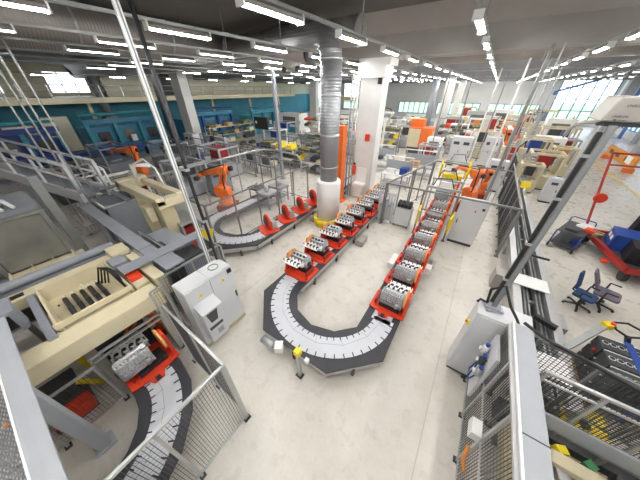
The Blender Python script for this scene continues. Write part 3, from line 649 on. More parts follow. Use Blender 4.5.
# grey flat covers with rails
t = T('cover_bridge', 'flat grey sheet bridge running between the machines toward the white cabinet', 'bridge', (-8,1.3,0), world=True)
t.box('sheet', 'grey', -11.6,-6.3,1.28,1.62,2.16,2.2); t.box('sheet_joint', 'dgrey', -6.75,-6.73,1.28,1.62,2.2,2.203)
for x in (-11,-9,-6.6): t.box('leg', 'grey', x-.04,x+.04,1.4,1.48,0,2.16)
t = T('cover_bridge', 'narrow grey sheet bridge crossing behind the white switch cabinet', 'bridge', (-6,1.6,0), world=True)
t.box('sheet', 'grey', -6.28,-5.92,.66,2.62,2.22,2.26); t.box('end_sheet', 'grey', -5.92,-5.3,1.3,1.75,2.18,2.22)
for y in (1.4,2.5): t.box('leg', 'grey', -6.14,-6.06,y,y+.08,0,2.22)
fence('mesh guard with clear tubes behind the narrow grey bridge', (-7.9,1.75), (-6.4,1.75), n=1, z1=2.15); fence('mesh guard beside the narrow grey bridge, running toward the robot cell', (-6.4,1.75), (-6.4,3.1), n=1, z1=2.15)
fence('mesh guard between the white switch cabinet and the second conveyor', (-5.2,2.7), (-6.3,2.7), n=1, z1=2.1); fence('mesh guard behind the white switch cabinet', (-5.3,1.1), (-5.3,2.65), n=2, z1=2.1)
t = T('control_enclosure', 'dark grey sheet enclosure standing behind the white switch cabinet', 'enclosure', (-6,2.1,0)); t.box('body', 'dgrey', -.3,.25,-.3,.35,0,1.9); t.box('door', 'grey', .25,.27,-.28,.33,.1,1.8)
for i, (x, y, h) in enumerate(((-7.1,2.35,1.8),(-7.95,2.3,1.75))):
    t = T('control_enclosure', ['slim grey-blue enclosure behind the mesh guards','second slim grey-blue enclosure farther from the camera behind the mesh guards'][i], 'enclosure', (x,y,0)); t.box('body', 'grey', -.38,.38,-.3,.3,.05,h); t.box('door', 'cabinet2', -.35,.35,-.32,-.3,.15,h-.1); t.box('plinth', 'dgrey', -.37,.37,-.29,.29,0,.05)
# cream portal behind
t = T('portal_column', 'cream portal machine with a heavy column standing left of the robot cell', 'machine', (-9.6,3.2,0), world=True)
t.add('column', 'dcream', MB(t.off).box(-9.2,-8.6,2.75,3.25,0,2.4), bevel=.03); t.add('column', 'dcream', MB(t.off).box(-11.6,-11.1,2.9,3.35,0,2.2), bevel=.03)
t.add('top_beam', 'cream', MB(t.off).box(-11.9,-8.5,2.7,3.0,2.4,2.7), bevel=.03); t.add('top_beam', 'cream', MB(t.off).box(-11.9,-8.7,3.5,3.75,2.4,2.65), bevel=.03); t.add('end_beam', 'cream', MB(t.off).box(-11.95,-11.55,2.7,3.75,2.3,2.75), bevel=.03); t.add('end_beam', 'cream', MB(t.off).box(-8.9,-8.5,2.7,3.75,2.3,2.6), bevel=.03)
t.add('drive_housing', 'cream', MB(t.off).box(-9.35,-8.9,2.45,2.7,1.8,2.35), bevel=.03); t.add('white_arm', 'white', MB(t.off).tube([(-11.2,3.3,2.7),(-11.2,3.3,3.3),(-10.6,3.7,3.3)], .08, 10)); t.add('hose', 'white', MB(t.off).tube([(-10.9,3.2,2.7),(-10.9,3.3,3.4),(-10.4,3.5,3.6),(-9.9,3.6,3.3),(-9.7,3.6,2.65)], .035, 8))
t = T('open_enclosure', 'grey sheet enclosure with white rim and open top behind the flat bridge', 'enclosure', (-12,2.6,0), world=True)
b = MB(t.off).box(-12.8,-12.74,1.85,3.5,.05,2.0); b.box(-11.2,-11.14,1.85,3.5,.05,2.0); b.box(-12.8,-11.14,1.85,1.9,.05,2.0); b.box(-12.8,-11.14,3.45,3.5,.05,2.0)
t.add('panels', 'grey', b); t.add('rim', 'white', MB(t.off).tube([(-12.8,1.85,2.03),(-11.14,1.85,2.03),(-11.14,3.5,2.03),(-12.8,3.5,2.03)], .05, 8, closed=True)); t.box('inner_floor', 'dgrey', -12.74,-11.2,1.9,3.45,.6,.64); t.box('cross_shelf', 'grey', -12.9,-11.1,2.55,2.75,2.05,2.1)
# ------------------------------------------------------------------ gangway on the far left
A, B_ = at(-40,160,2.75), at(84,198,2.2)
t = T('gangway', 'sloping white steel gangway with double handrail at the left edge', 'gangway', (B_.x,B_.y,0), world=True)
u = (B_-A).normalized(); sd = Vector((-u.y,u.x,0))*.9; up = Vector((0,0,1))
for s_ in (Vector((0,0,0)), sd):
    if s_.length > 0: up = up*.98
    t.add('stringer', 'cabinet', MB(t.off).bar(A+s_, B_+s_, .12, .42)); 
    t.add('handrail', 'cabinet', MB(t.off).tube([A+s_+up*1.25, B_+s_+up*1.25, B_+s_+up*.2], .06, 8)); t.add('handrail', 'cabinet', MB(t.off).tube([A+s_+up*.75, B_+s_+up*.75], .04, 8))
    for k_ in range(4): q = A+(B_-A)*(.32+k_*.225)+s_; t.add('baluster', 'cabinet', MB(t.off).bar(q, q+up*1.25, .09))
t.add('tread', 'grey', MB(t.off).bar(A+sd*.5+up*.05, B_+sd*.5+up*.05, .8, .04)); t.add('support', 'grey', MB(t.off).bar((B_.x-.2,B_.y+.3,0), (B_.x-.2,B_.y+.3,2.1), .35)); q = A+(B_-A)*.45; t.add('support', 'grey', MB(t.off).bar((q.x,q.y+.4,0), (q.x,q.y+.4,q.z-.2), .3))
p = at(97,194,1.6)
t = T('step_platform', 'white tube-framed step platform at the end of the gangway', 'step platform', (p.x,p.y,0))
t.box('landing', 'white', -.9,.9,-.55,.55,1.5,1.75); t.box('step', 'white', -.9,.9,-.85,-.55,1.1,1.15); t.box('step', 'white', -.9,.9,-1.15,-.85,.6,.65)
for x in (-.85,.85):
    for y in (-.5,.5): t.add('leg', 'white', MB().bar((x,y,0),(x,y,1.5),.09))
    t.add('handrail', 'white', MB().tube([(x,-.5,1.7),(x,-.5,2.8),(x,.5,2.8),(x,.5,1.7)], .055, 8)); t.add('handrail', 'white', MB().tube([(x,-.5,2.25),(x,.5,2.25)], .04, 8))
t.add('handrail', 'white', MB().tube([(-.85,.5,2.8),(.85,.5,2.8)], .055, 8)); t.add('handrail', 'white', MB().tube([(-.85,.5,2.25),(.85,.5,2.25)], .04, 8))
for i, (px, py) in enumerate(((97,205),(78,200))):
    q = at(px,py,1.9)
    t = T('cable_ladder', ['vertical cable ladder hanging from the ceiling at the step platform','vertical cable ladder hanging from the ceiling left of the step platform'][i], 'cable ladder', (q.x,q.y,2.0))
    h = 6.35
    for y in (-.13,.13): t.add('rail', 'dalu', MB().bar((0,y,0),(0,y,h),.05))
    for k_ in range(6): t.add('rung', 'dalu', MB().bar((0,-.13,.25+k_*1.1),(0,.13,.25+k_*1.1),.02))
# ------------------------------------------------------------------ robots
def robot(label, x, y, rz, pose=(.25,1.15,.5), z=0., s=1., ped=.5):
    t = T('industrial_robot', label, 'robot', (x,y,z), rz); a1, a2, a3 = pose
    t.add('pedestal', 'dred', MB().prism([(-.42*s,-.38*s),(.42*s,-.38*s),(.42*s,.38*s),(-.42*s,.38*s)], 0, ped), bevel=.02)
    t.add('base', 'orange', MB().lathe([(.40*s,ped),(.40*s,ped+.12*s),(.30*s,ped+.2*s),(.28*s,ped+.45*s)], n=18))
    t.add('shoulder', 'orange', MB().prism([(-.3*s,ped+.4*s),(.34*s,ped+.4*s),(.34*s,ped+.78*s),(.12*s,ped+.92*s),(-.22*s,ped+.75*s)], -.25*s, .25*s, 'y'), bevel=.03)
    j1 = Vector((.18*s,0,ped+.72*s)); j2 = j1+Vector((math.sin(a1),0,math.cos(a1)))*.95*s; d2 = Vector((math.sin(a2),0,math.cos(a2))); j3 = j2+d2*1.05*s
    t.add('lower_arm', 'orange', MB().bar(j1-Vector((0,.18*s,0)), j2-Vector((0,.18*s,0)), .2*s, .26*s), bevel=.03)
    for j, r in ((j1,.22),(j2,.2)): t.add('joint_cover', 'orange', MB().lathe([(r*s*.8,-.32*s),(r*s,-.29*s),(r*s,.25*s),(r*s*.8,.28*s)], j, 16, 'y'))
    fa = t.add('forearm', 'orange', MB().tube([j2-d2*.28*s, j2+d2*.15*s, j3], [.17*s,.16*s,.09*s], 12)); t.add('motor', 'black', MB().tube([j2-d2*.45*s, j2-d2*.27*s], .11*s, 10), fa)
    d3 = Vector((math.sin(a2+a3),0,math.cos(a2+a3))); t.add('wrist', 'orange', MB().tube([j3-d3*.05*s, j3+d3*.18*s], [.11*s,.08*s], 12)); t.add('tool', 'dgrey', MB().cb(j3+d3*.3*s, (.2*s,.24*s,.16*s)))
    t.add('cable_hose', 'black', MB().tube([j1+Vector((-.3*s,.2*s,-.1)), j1+Vector((-.32*s,.26*s,.5*s)), j2+Vector((-.2*s,.25*s,.3*s)), j2+d2*.5*s+Vector((0,.2*s,.22*s)), j3+Vector((0,.1*s,.1*s))], .03*s, 8))
    return t
robot('orange robot arm inside the clear fence beside the fixture carriers', -10.7, 6.7, 3.73, (-.35,1.75,.5), s=1.15, ped=.5)
robot('orange robot arm with raised elbow in the far left cell near the gangway', -18.6, 5.9, 3.75, (-.15,1.6,.5), s=1.15, ped=.6)
robot('orange robot arm low at the left edge behind the panelled machine', -15.0, -1.2, .8, (.4,1.6,.5), s=.8, ped=.4)
robot('nearer orange robot arm inside the railed cell on the right line', .45, 14.0, 2.6, (-.1,1.5,.8), s=1.0, ped=.5)
robot('farther orange robot arm behind the white cabinet on the right line', .95, 16.6, 2.0, (-.3,1.5,.8), s=.8, ped=.4)
robot('orange robot arm far back among the cream machines in mid hall', 3.2, 34.0, 2.8, (.3,1.3,.6), s=1.2, ped=.6)
robot('orange robot arm far back behind the black-top machine on the right', 2.0, 29.0, 2.2, (.1,1.2,.9), s=1.1, ped=.6)
robot('red-orange robot arm tucked under the cream gantry machine', -5.95, .8, -1.2, (.3,1.7,.4), s=.5, ped=.2)
# ------------------------------------------------------------------ fence of the robot cell
fence('clear panel fence of the robot cell beside the fixture carriers', (-7.86,3.95), (-7.86,10.4), n=5, infill='clear', pw=.05, m='dalu'); fence('clear panel fence closing the near end of the robot cell', (-11.8,3.95), (-7.9,3.95), n=3, infill='clear', pw=.05, m='dalu')
fence('clear panel fence closing the far end of the robot cell', (-11.8,10.45), (-7.86,10.45), n=3, infill='clear', pw=.05, m='dalu')
t = T('cable_pipe', 'curved grey overhead pipe along the back of the robot cell', 'pipe', (-12.2,7,0), world=True)
t.add('pipe', 'alu', MB(t.off).tube([(-12.3,2.2,2.4),(-12.3,10.5,2.4),(-12.0,11.2,2.4),(-11.2,11.5,2.4),(-9.2,11.2,2.4),(-8.6,10.8,2.2),(-8.5,10.7,1.6)], .06, 8))
for y in (4.2,6.6,9): t.add('pipe_post', 'alu', MB(t.off).bar((-12.3,y,0),(-12.3,y,2.36),.06))
single('caution_board', 'yellow', MB().cb((-7.75,3.62,1.15), (.55,.03,.42), .5, -.5), 'yellow board leaning at the start of the second conveyor curve', 'board'); BOARD = C.objects['caution_board']; MB((0,0,0)).bar((-7.75,3.68,.505),(-7.75,3.68,1.1),.04).done('stand', 'grey', BOARD)
t = T('red_press', 'red press unit standing before the robot cell by the yellow board', 'press', (-8.9,3.5,0)); t.box('body', 'red', -.5,.35,-.3,.25,0,.9,bevel=.02); t.box('ram', 'dred', -.3,.2,-.2,.2,.9,1.2); t.box('frame', 'grey', -.6,.5,-.38,-.3,0,1.5); t.box('frame', 'grey', -.6,.5,.28,.35,0,1.5); t.box('head_beam', 'alu', -.65,.55,-.4,.38,1.5,1.6)
for i, (x, y, c_) in enumerate(((-10.2,8.6,'dgrey'),(-9.4,9.5,'grey'),(-9.3,8.4,'cabinet2'))):
    t = T('work_fixture', ['dark fixture table in the robot cell','grey fixture table at the far end of the robot cell','pale fixture table by the clear fence in the robot cell'][i], 'table', (x,y,0)); t.box('table_top', c_, -.5,.5,-.4,.4,.85,.95)
    for a in (-.42,.42):
        for e in (-.32,.32): t.add('leg', 'grey', MB().bar((a,e,0),(a,e,.85),.06))
    t.add('clamp', 'steel', MB().lathe([(.14,.95),(.14,1.15),(.08,1.25)], n=12)); t.box('lower_shelf', c_, -.45,.45,-.35,.35,.3,.34)

t = T('guard_rail', 'double aluminium guard rail under the front beam of the cream gantry machine', 'rail', (-5.0,-.6,0), world=True)
for z in (1.32,1.46): t.add('rail', 'alu', MB(t.off).bar((-4.98,-.62,z),(-4.98,.72,z),.045))
for y in (-.6,.70): t.add('post', 'alu', MB(t.off).bar((-4.98,y,0),(-4.98,y,1.46),.045))
# ------------------------------------------------------------------ railed cell on the right line
t = T('cell_frame', 'grey tube frame of the railed cell around the right conveyor arm', 'frame', (-.5,10.2,0), world=True)
cs = [(-3.03,10.2),(2.04,10.2),(2.04,15.6),(-1.9,15.6)]
for i in range(4): t.add('rail', 'dalu', MB(t.off).bar((*cs[i],2.15), (*cs[(i+1)%4],2.15), .07))
for x, y in cs+[(-1.35,10.2),(-.02,10.2),(-2.4,13)]: t.add('post', 'dalu', MB(t.off).bar((x,y,0),(x,y,2.12),.07)); t.add('foot', 'dgrey', MB(t.off).cb((x,y,.012),(.14,.14,.024)))
t.add('rail', 'dalu', MB(t.off).bar((-1.35,10.2,1.3),(-.02,10.2,1.3),.05)); t.add('rail', 'dalu', MB(t.off).bar((-1.35,11.6,1.9),(-.02,11.6,1.9),.05))
t = T('tall_cabinet', 'tall white control cabinet standing right of the right conveyor arm', 'cabinet', (.58,10.5,0), world=True)
t.add('body', 'cabinet', MB(t.off).box(.1,1.1,10.32,10.75,.12,2.05), bevel=.012); t.box('plinth', 'dgrey', .13,1.07,10.34,10.73,0,.12); t.box('door', 'cabinet', .12,1.08,10.30,10.32,.15,2.03, bevel=.006)
t.add('warning_sign', 'red', MB(t.off).prism([(.68,1.62),(.76,1.62),(.72,1.74)], 10.294, 10.30, 'y')); t.box('handle', 'dgrey', .2,.24,10.28,10.30,1.0,1.2); t.box('main_switch', 'black', .92,1.02,10.28,10.30,1.75,1.85)
t = T('tool_cabinet', 'small grey cabinet with black bins on top at the corner of the railed cell', 'cabinet', (-2.07,10.45,0), world=True)
t.add('body', 'cabinet2', MB(t.off).box(-2.45,-1.68,10.35,10.8,.1,1.02), bevel=.01); t.box('door', 'cabinet', -2.43,-1.70,10.33,10.35,.13,1.0); 
for x in (-2.4,-1.73):
    for y in (10.4,10.75): t.add('castor', 'black', MB(t.off).lathe([(.05,-.02),(.05,.02)], (x,y,.05), 10, 'x'))
for i in range(4): single('storage_bin', 'black', MB().prism([(10.4,1.03),(10.65,1.03),(10.65,1.32),(10.4,1.2)], -2.4+i*.17, -2.25+i*.17, 'x'), 'black bin on the small grey cabinet, %s from the left' % ORD[i], 'bin', 'black bins on the small grey cabinet')
t = T('valve_board', 'pale panel carrying grey valve gear left of the small grey cabinet', 'board', (-2.95,10.5,0), world=True)
t.add('panel', 'cabinet', MB(t.off).box(-3.38,-2.55,10.5,10.55,.1,1.6)); t.box('leg', 'grey', -3.36,-3.3,10.45,10.6,0,.1); t.box('leg', 'grey', -2.63,-2.57,10.45,10.6,0,.1)
for i in range(5): t.add('valve', 'steel', MB(t.off).lathe([(.07,0),(.07,.09),(.03,.12)], (-3.22+.14*i,10.43,.9+.15*(i%3)), 8)); t.add('pipe', 'bright', MB(t.off).tube([(-3.22+.14*i,10.46,.3),(-3.22+.14*i,10.46,1.45)], .018, 6))
for i, (x, z, a) in enumerate(((-1.3,1.1,.5),(.02,1.05,-.5))):
    single('light_curtain_board', 'yellow', MB().cb((x,9.95,z), (.07,.45,.75), a*.3, .2), ['yellow guard board left of the right conveyor arm at the cell entry','yellow guard board right of the right conveyor arm at the cell entry'][i], 'guard board')
for i, (x, z) in enumerate(((-1.35,2.1),(-.05,2.2))):
    single('light_curtain_board', 'yellow', MB().cb((x,14.2,z), (.07,.5,.8), .2, .2), ['yellow guard board deep in the railed cell, left one','yellow guard board deep in the railed cell, right one'][i], 'guard board')
t = T('gripper_ring', 'round pale hoop with yellow base over the conveyor deep in the railed cell', 'hoop', (-.7,14.6,1.7)); t.add('hoop', 'bright', MB().tube([(.5*math.cos(a),.5*math.sin(a),.35) for a in [i*PI/8 for i in range(16)]], .035, 8, closed=True)); t.box('base', 'yellow', -.5,.5,-.2,.2,-.1,.1); t.box('mast', 'grey', -.06,.06,.2,.3,-1.7,.4)
fence('clear panel fence along the left side of the railed cell', (-3.0,10.3), (-1.95,15.5), n=4, infill='clear', pw=.06, m='dalu')
# portal frames over the conveyor
for i, y in enumerate((11.6, 13.0, 17.2)):
    t = T('portal_frame', ORD[i]+' aluminium portal frame over the right conveyor arm inside the railed cell', 'frame', (-.73,y,0)); t.box('post', 'alu', -.72,-.64,-.04,.04,0,1.85); t.box('post', 'alu', .64,.72,-.04,.04,0,1.85); t.box('beam', 'alu', -.75,.75,-.05,.05,1.85,1.95); t.box('head', 'white' if i else 'grey', -.3,.3,-.2,.1,1.5,1.85)
    t.add('cable', 'black', MB().tube([(-.5,.1,1.95),(-.4,.15,2.3),(.2,.15,2.35),(.4,.1,1.95)], .025, 6))
# ------------------------------------------------------------------ right hand line
t = T('transfer_line', 'long grey transfer conveyor line running up the right aisle', 'conveyor', (2.9,5,0), world=True)
for x in (2.28,3.05): t.add('side_profile', 'alu', MB(t.off).box(x-.1,x+.1,3.9,19.5,.62,.86), bevel=.01)
for x in (2.52,2.80): t.add('chain_guide', 'dalu', MB(t.off).box(x-.06,x+.06,3.9,19.5,.62,.78)); t.add('chain', 'black', MB(t.off).box(x-.02,x+.02,3.9,19.5,.78,.80))
for i in range(12): t.add('cross_tie', 'dalu', MB(t.off).box(2.3,3.05,4.4+i*1.3,4.52+i*1.3,.58,.66))
for i in range(8):
    for x in (2.3,3.03): t.add('leg', 'alu', MB(t.off).bar((x,4.3+i*2.1,0),(x,4.3+i*2.1,.6),.09))
t.add('bed_plate', 'dgrey', MB(t.off).box(2.35,3.0,3.9,19.5,.36,.40))
for i, (y, c_) in enumerate(((7.7,'white'),(4.75,'white'))): t.add('cover_plate', c_, MB(t.off).box(2.2,3.05,y-.3,y+.3,.87,.90), bevel=.01)
t.add('drive_box', 'beige', MB(t.off).box(1.85,2.15,8.0,8.5,.05,.6)); t.add('drive_box', 'alu', MB(t.off).box(3.2,3.5,6.6,7.2,.1,.5))
t.add('sensor_bar', 'black', MB(t.off).bar((2.5,9.2,1.0),(3.2,9.2,1.0),.06)); t.add('sensor_bar', 'black', MB(t.off).bar((2.6,6.2,.9),(3.0,6.0,.9),.12))
fence('tall mesh fence along the left side of the transfer line', (2.06,10.6), (2.06,17.5), n=5, m='dalu', step=.09, hstep=.3, wire=.012)
fence('far mesh fence along the transfer line behind the railed cell', (2.3,18.2), (2.3,23.5), n=4, m='dalu', step=.12, hstep=.4, wire=.012)
single('yellow_board', 'yellow', MB().cb((3.0,17.2,1.15), (.5,.05,.35), .3, -.5).bar((3.0,17.2,.87),(3.0,17.2,1.1),.05), 'yellow board on the far end of the transfer line', 'board')
t = T('push_button_stand', 'grey aluminium arm with yellow and red push button end leaning over the transfer line', 'stand', (3.5,6.4,0), world=True)
p, q = at(560,351,.75), at(603,327,1.25); t.add('profile', 'dalu', MB(t.off).bar(p,q,.12)); t.add('button_box', 'yellow', MB(t.off).cb(q+Vector((.08,.08,.02)),(.18,.14,.14),.5)); t.add('button', 'red', MB(t.off).lathe([(.04,0),(.045,.05)], q+Vector((.14,.1,.08)), 10)); t.add('bracket', 'alu', MB(t.off).cb(p,(.2,.2,.16))); t.add('support', 'alu', MB(t.off).bar((p.x,p.y,0),p,.08))
# ------------------------------------------------------------------ right foreground machine
t = T('controller_cabinet', 'big light grey controller cabinet in the right foreground with supply pole on top', 'cabinet', (1.3,4.35,0), world=True)
t.add('body', 'cabinet', MB(t.off).box(1.02,1.92,4.14,4.62,.08,2.1), bevel=.015); t.box('plinth', 'dgrey', 1.05,1.89,4.16,4.6,0,.08); t.box('side_door', 'cabinet', 1.08,1.86,4.12,4.14,.12,2.05, bevel=.006)
k_ = t.add('main_switch', 'yellow', MB(t.off).box(.99,1.02,4.3,4.42,1.5,1.62)); t.add('switch_knob', 'red', MB(t.off).lathe([(.03,.96),(.035,.99)], (0,4.36,1.56), 10, 'x'), k_)
t.add('junction_plate', 'steel', MB(t.off).cb((1.26,4.44,2.13),(.3,.26,.06),.3)); t.add('cable', 'black', MB(t.off).tube([(1.15,4.45,2.12),(1.1,4.5,2.5),(1.25,4.4,2.75),(1.45,4.3,2.4),(1.6,4.2,2.25),(1.65,4.1,2.2),(1.62,4.05,2.1)], .025, 8)); t.add('cable', 'black', MB(t.off).tube([(1.2,4.5,2.12),(1.02,4.46,2.2),(.98,4.4,2.15)], .025, 8))
t.add('foot', 'dgrey', MB(t.off).cb((1.45,4.12,.05),(.12,.1,.1)))
p0 = supply_pole('tall grey supply pole with black cable strip carrying the beige lettered boom', 1.26, 4.44, 2.16, 5.44, cable=False, w=.085, m='dalu')
p0.add('black_cable', 'black', MB().bar((-.07,.0,.1),(-.07,.0,3.2),.05,.05))
for z in (.7,1.5,2.3,2.9): p0.box('cable_clamp', 'steel', -.11,-.03,-.05,.05,z,z+.04)
t = T('boom_arm', 'beige overhead boom box with dark lettering at the right edge, on the supply pole', 'boom', (1.5,4.5,5.44), world=True)
t.add('box', 'beige', MB(t.off).hexa([(1.13,4.44,5.47),(2.6,4.44,5.47),(2.6,5.0,5.47),(1.13,5.0,5.47)],[(1.2,4.44,5.73),(2.6,4.44,5.73),(2.6,5.0,5.73),(1.2,5.0,5.73)]), bevel=.02); t.box('bottom_frame', 'black', 1.12,2.5,4.41,4.47,5.43,5.468)
t.add('bent_tube', 'beige', MB(t.off).tube([(1.6,4.5,5.455),(1.1,4.5,5.46),(1.03,4.52,5.45),(.97,4.55,5.42),(.94,4.6,5.36),(.93,4.62,5.28)], .025, 12))
text_mesh(t, 'UNIKON', .036, 'text', (1.345,4.436,5.64), (PI/2,0,0)); text_mesh(t, 'UNIKON', .033, 'text', (1.275,4.436,5.53), (PI/2,0,0)); t.box('logo_block', 'text', 1.235,1.26,4.432,4.438,5.488,5.502); text_mesh(t, 'Konmetec', .016, 'text', (1.31,4.436,5.495), (PI/2,0,0))
# enclosure left wall
fence('mesh guard on the left side of the right foreground machine', (1.5,4.05), (1.5,1.55), z1=2.2, n=3, step=.05, rail_z=(1.15,), wire=.007)
t = T('valve_block', 'pneumatic valve block with blue hoses beside the controller cabinet', 'valve block', (1.42,3.75,1.2), world=True)
t.box('plate', 'cabinet', 1.42,1.47,3.4,4.0,.5,1.9)
for i in range(3): t.add('regulator', ('steel','dgrey','bright')[i], MB(t.off).lathe([(.05,-.1),(.06,-.05),(.06,.08),(.03,.12)], (1.36,3.5+i*.17,1.25+i*.14), 10)); t.add('knob', 'blue', MB(t.off).lathe([(.035,.12),(.04,.18)], (1.36,3.5+i*.17,1.25+i*.14), 8)); t.add('gauge', 'white', MB(t.off).lathe([(.04,1.27),(.045,1.3)], (0,3.5+i*.17,1.25+i*.14), 10, 'x'))
for i in range(2): t.add('blue_hose', 'blue', MB(t.off).tube([(1.36,3.5+i*.3,1.15),(1.3,3.5+i*.25,.9),(1.32,3.65,.75),(1.38,3.8,1.0),(1.4,3.85,1.6)], .014, 6))
single('filter_unit', 'white', MB().box(1.32,1.46,2.35,2.6,1.1,1.3), 'small white filter unit on the mesh guard in the lower right', 'filter'); single('red_lever', 'copper', MB().tube([(1.4,2.3,.95),(1.38,2.15,.8),(1.42,2.0,.75)], .03, 8), 'orange lever hose under the small white filter unit', 'hose')
t = T('cable_duct', 'broad pale grey cable duct running along the top of the right foreground machine', 'cable duct', (1.7,3,0), world=True)
t.add('cover', 'cabinet2', MB(t.off).box(1.56,1.84,1.2,4.12,2.14,2.24), bevel=.008); t.box('seam', 'dgrey', 1.555,1.845,2.2,2.215,2.135,2.245); t.box('leg', 'alu', 1.6,1.68,4.0,4.08,0,2.14); t.box('leg', 'alu', 1.6,1.68,1.5,1.58,0,2.14)
t.add('side_lip', 'white', MB(t.off).box(1.53,1.56,1.2,4.12,2.1,2.26))
fence('mesh guard with grey sheet foot across the right foreground machine', (1.97,3.36), (3.9,3.36), z1=2.2, z0=.9, n=3, step=.05, hstep=.05, rail_z=(2.0,), wire=.007, hw=1)
fence('rear mesh guard of the right foreground machine', (1.97,4.05), (4.2,3.75), z1=2.15, z0=.9, n=3, step=.06, hstep=.06, m='dalu', wire=.007, hw=1)
t = T('sill_panel', 'pale grey sheet panel along the foot of the cross mesh guard', 'panel', (2.9,3.3,0), world=True)
t.add('panel', 'cabinet2', MB(t.off).box(2.1,4.0,3.28,3.33,1.02,1.34), bevel=.006); t.box('leg', 'alu', 2.1,2.16,3.24,3.28,0,1.34)
single('black_cable', 'black', MB().tube([(1.7,4.18,2.26),(2.0,4.0,2.24),(2.5,3.85,2.26),(3.0,3.7,2.25),(3.6,3.6,2.26),(4.3,3.4,2.25)], .03, 8), 'thick black cable lying over the guards of the right foreground machine', 'cable')
t = T('machine_bed', 'cream machine bed with belts and cables inside the right foreground guards', 'machine', (2.8,2.6,0), world=True)
t.add('table', 'dcream', MB(t.off).box(1.95,4.2,1.6,3.2,.5,.75), bevel=.02); t.add('rear_table', 'dgrey', MB(t.off).box(1.95,4.2,3.4,3.7,.2,.6), bevel=.02)
t.add('top_rail', 'cream', MB(t.off).box(2.0,4.2,2.75,2.95,.95,1.08), bevel=.01); t.add('top_rail', 'alu', MB(t.off).box(2.0,4.2,2.25,2.55,.95,1.02)); t.add('top_rail', 'white', MB(t.off).box(2.0,4.2,1.95,2.08,.9,1.0))
for i in range(5): t.add('bracket', ('cream','alu','cream','dgrey','cream')[i], MB(t.off).cb((2.25+i*.36,2.7,.87),(.16,.3,.24),.2*i)); t.add('clamp', ('dgrey','yellow','green','dgrey','yellow')[i], MB(t.off).cb((2.3+i*.33,3.05,.92),(.14,.12,.22),.4*i))
for i, c_ in enumerate(('copper','green','blue','copper')): t.add('cable', c_, MB(t.off).tube([(2.0+.03*i,3.2,.8),(2.03+.04*i,3.15,1.25),(2.1+.03*i,3.2,1.5),(2.16+.02*i,3.2,1.1),(2.2,3.2,.75)], .018, 6))
for x in (2.1,4.0):
    for y in (1.8,3.1): t.box('leg', 'dgrey', x-.06,x+.06,y-.06,y+.06,0,.5)
t = T('yellow_cover', 'bright yellow rounded cover seen through the mesh guard in the lower right', 'cover', (3.25,3.95,.42)); t.add('shell', 'yellow', MB().prism([(-.33,0),(.33,0),(.33,.22),(.22,.36),(-.22,.36),(-.33,.22)], -.3, .3, 'y'), bevel=.04); t.add('plug', 'dgrey', MB().lathe([(.07,.36),(.07,.41)], (-.1,-.1,0), 12)); t.box('foot', 'dgrey', -.3,.3,-.28,.28,-.42,0)
t = T('roller_track', 'white toothed roller track beside the yellow cover', 'track', (2.35,4.6,0)); t.box('bed', 'alu', -.05,.25,-.55,.6,.5,.6)
for i in range(12): t.add('roller', 'white', MB().tube([(-.05,-.5+i*.09,.63),(.25,-.5+i*.09,.63)], .035, 8))
for y in (-.5,.5): t.box('leg', 'dgrey', .05,.12,y,y+.06,0,.5)
# ------------------------------------------------------------------ engine block stacks, pallet truck
px_, py_ = 4.35, 5.4
t = T('wooden_pallet', 'pallet under the stacked grey cylinder blocks at the right edge', 'pallet', (px_,py_,.1)); 
for i in range(6): t.box('board', 'wood', -.75,.75,-.62+i*.22,-.48+i*.22,.1,.13)
for x in (-.7,0,.62): t.box('bearer', 'wood', x,x+.1,-.6,.6,0,.1)
blk = T('cylinder_block', 'b', 'cylinder block', (0,0,0), group='stacked grey cylinder blocks')
b = MB().box(-.24,.24,-.17,.17,0,.30)
for i in range(7): b.box(-.25+i*.08,-.22+i*.08,-.19,.19,.02,.28)
blk.add('block', 'dgrey', b, bevel=.006)
for i in range(4):
    r_ = blk.add('liner_ring', 'bright', MB().lathe([(.055,.30),(.055,.308)], (-.18+i*.12,0,0), 12)); blk.add('cylinder_bore', 'black', MB().lathe([(.042,.30),(.042,.312)], (-.18+i*.12,0,0), 12), r_)
blk.add('deck_edge', 'bright', MB().box(-.25,.25,.17,.195,.27,.305)); blk.add('end_cover', 'dgrey', MB().box(.25,.27,-.15,.15,.04,.26))
n_ = 0
for lv in range(3):
    for i in range(3):
        for j in range(3):
            x, y, z = px_-.5+i*.5, py_-.42+j*.42, .24+lv*.32
            lab = 'cylinder block in the pallet stack: %s layer, %s row, %s from left' % (('bottom','middle','top')[lv], ('front','middle','rear')[j], ORD[i])
            if n_ == 0: blk.o.location = (x,y,z); blk.o['label'] = lab
            else: dup(blk.o, (x,y,z), 0, lab)
            n_ += 1
single('strap_band', 'blue', MB().box(px_-.35,px_-.22,py_-.66,py_+.66,1.187,1.2).box(px_-.35,px_-.22,py_-.67,py_-.65,.25,1.2), 'wide blue strap band laid over the stack of grey cylinder blocks', 'strap')
t = T('pallet_truck', 'hand pallet truck with black loop handle behind the stacked cylinder blocks', 'pallet truck', (4.6,6.6,0), world=True)
q = at(628,337,1.25); r0 = Vector((4.55,6.35,.3)); t.add('drawbar', 'black', MB(t.off).bar(r0,q,.07)); 
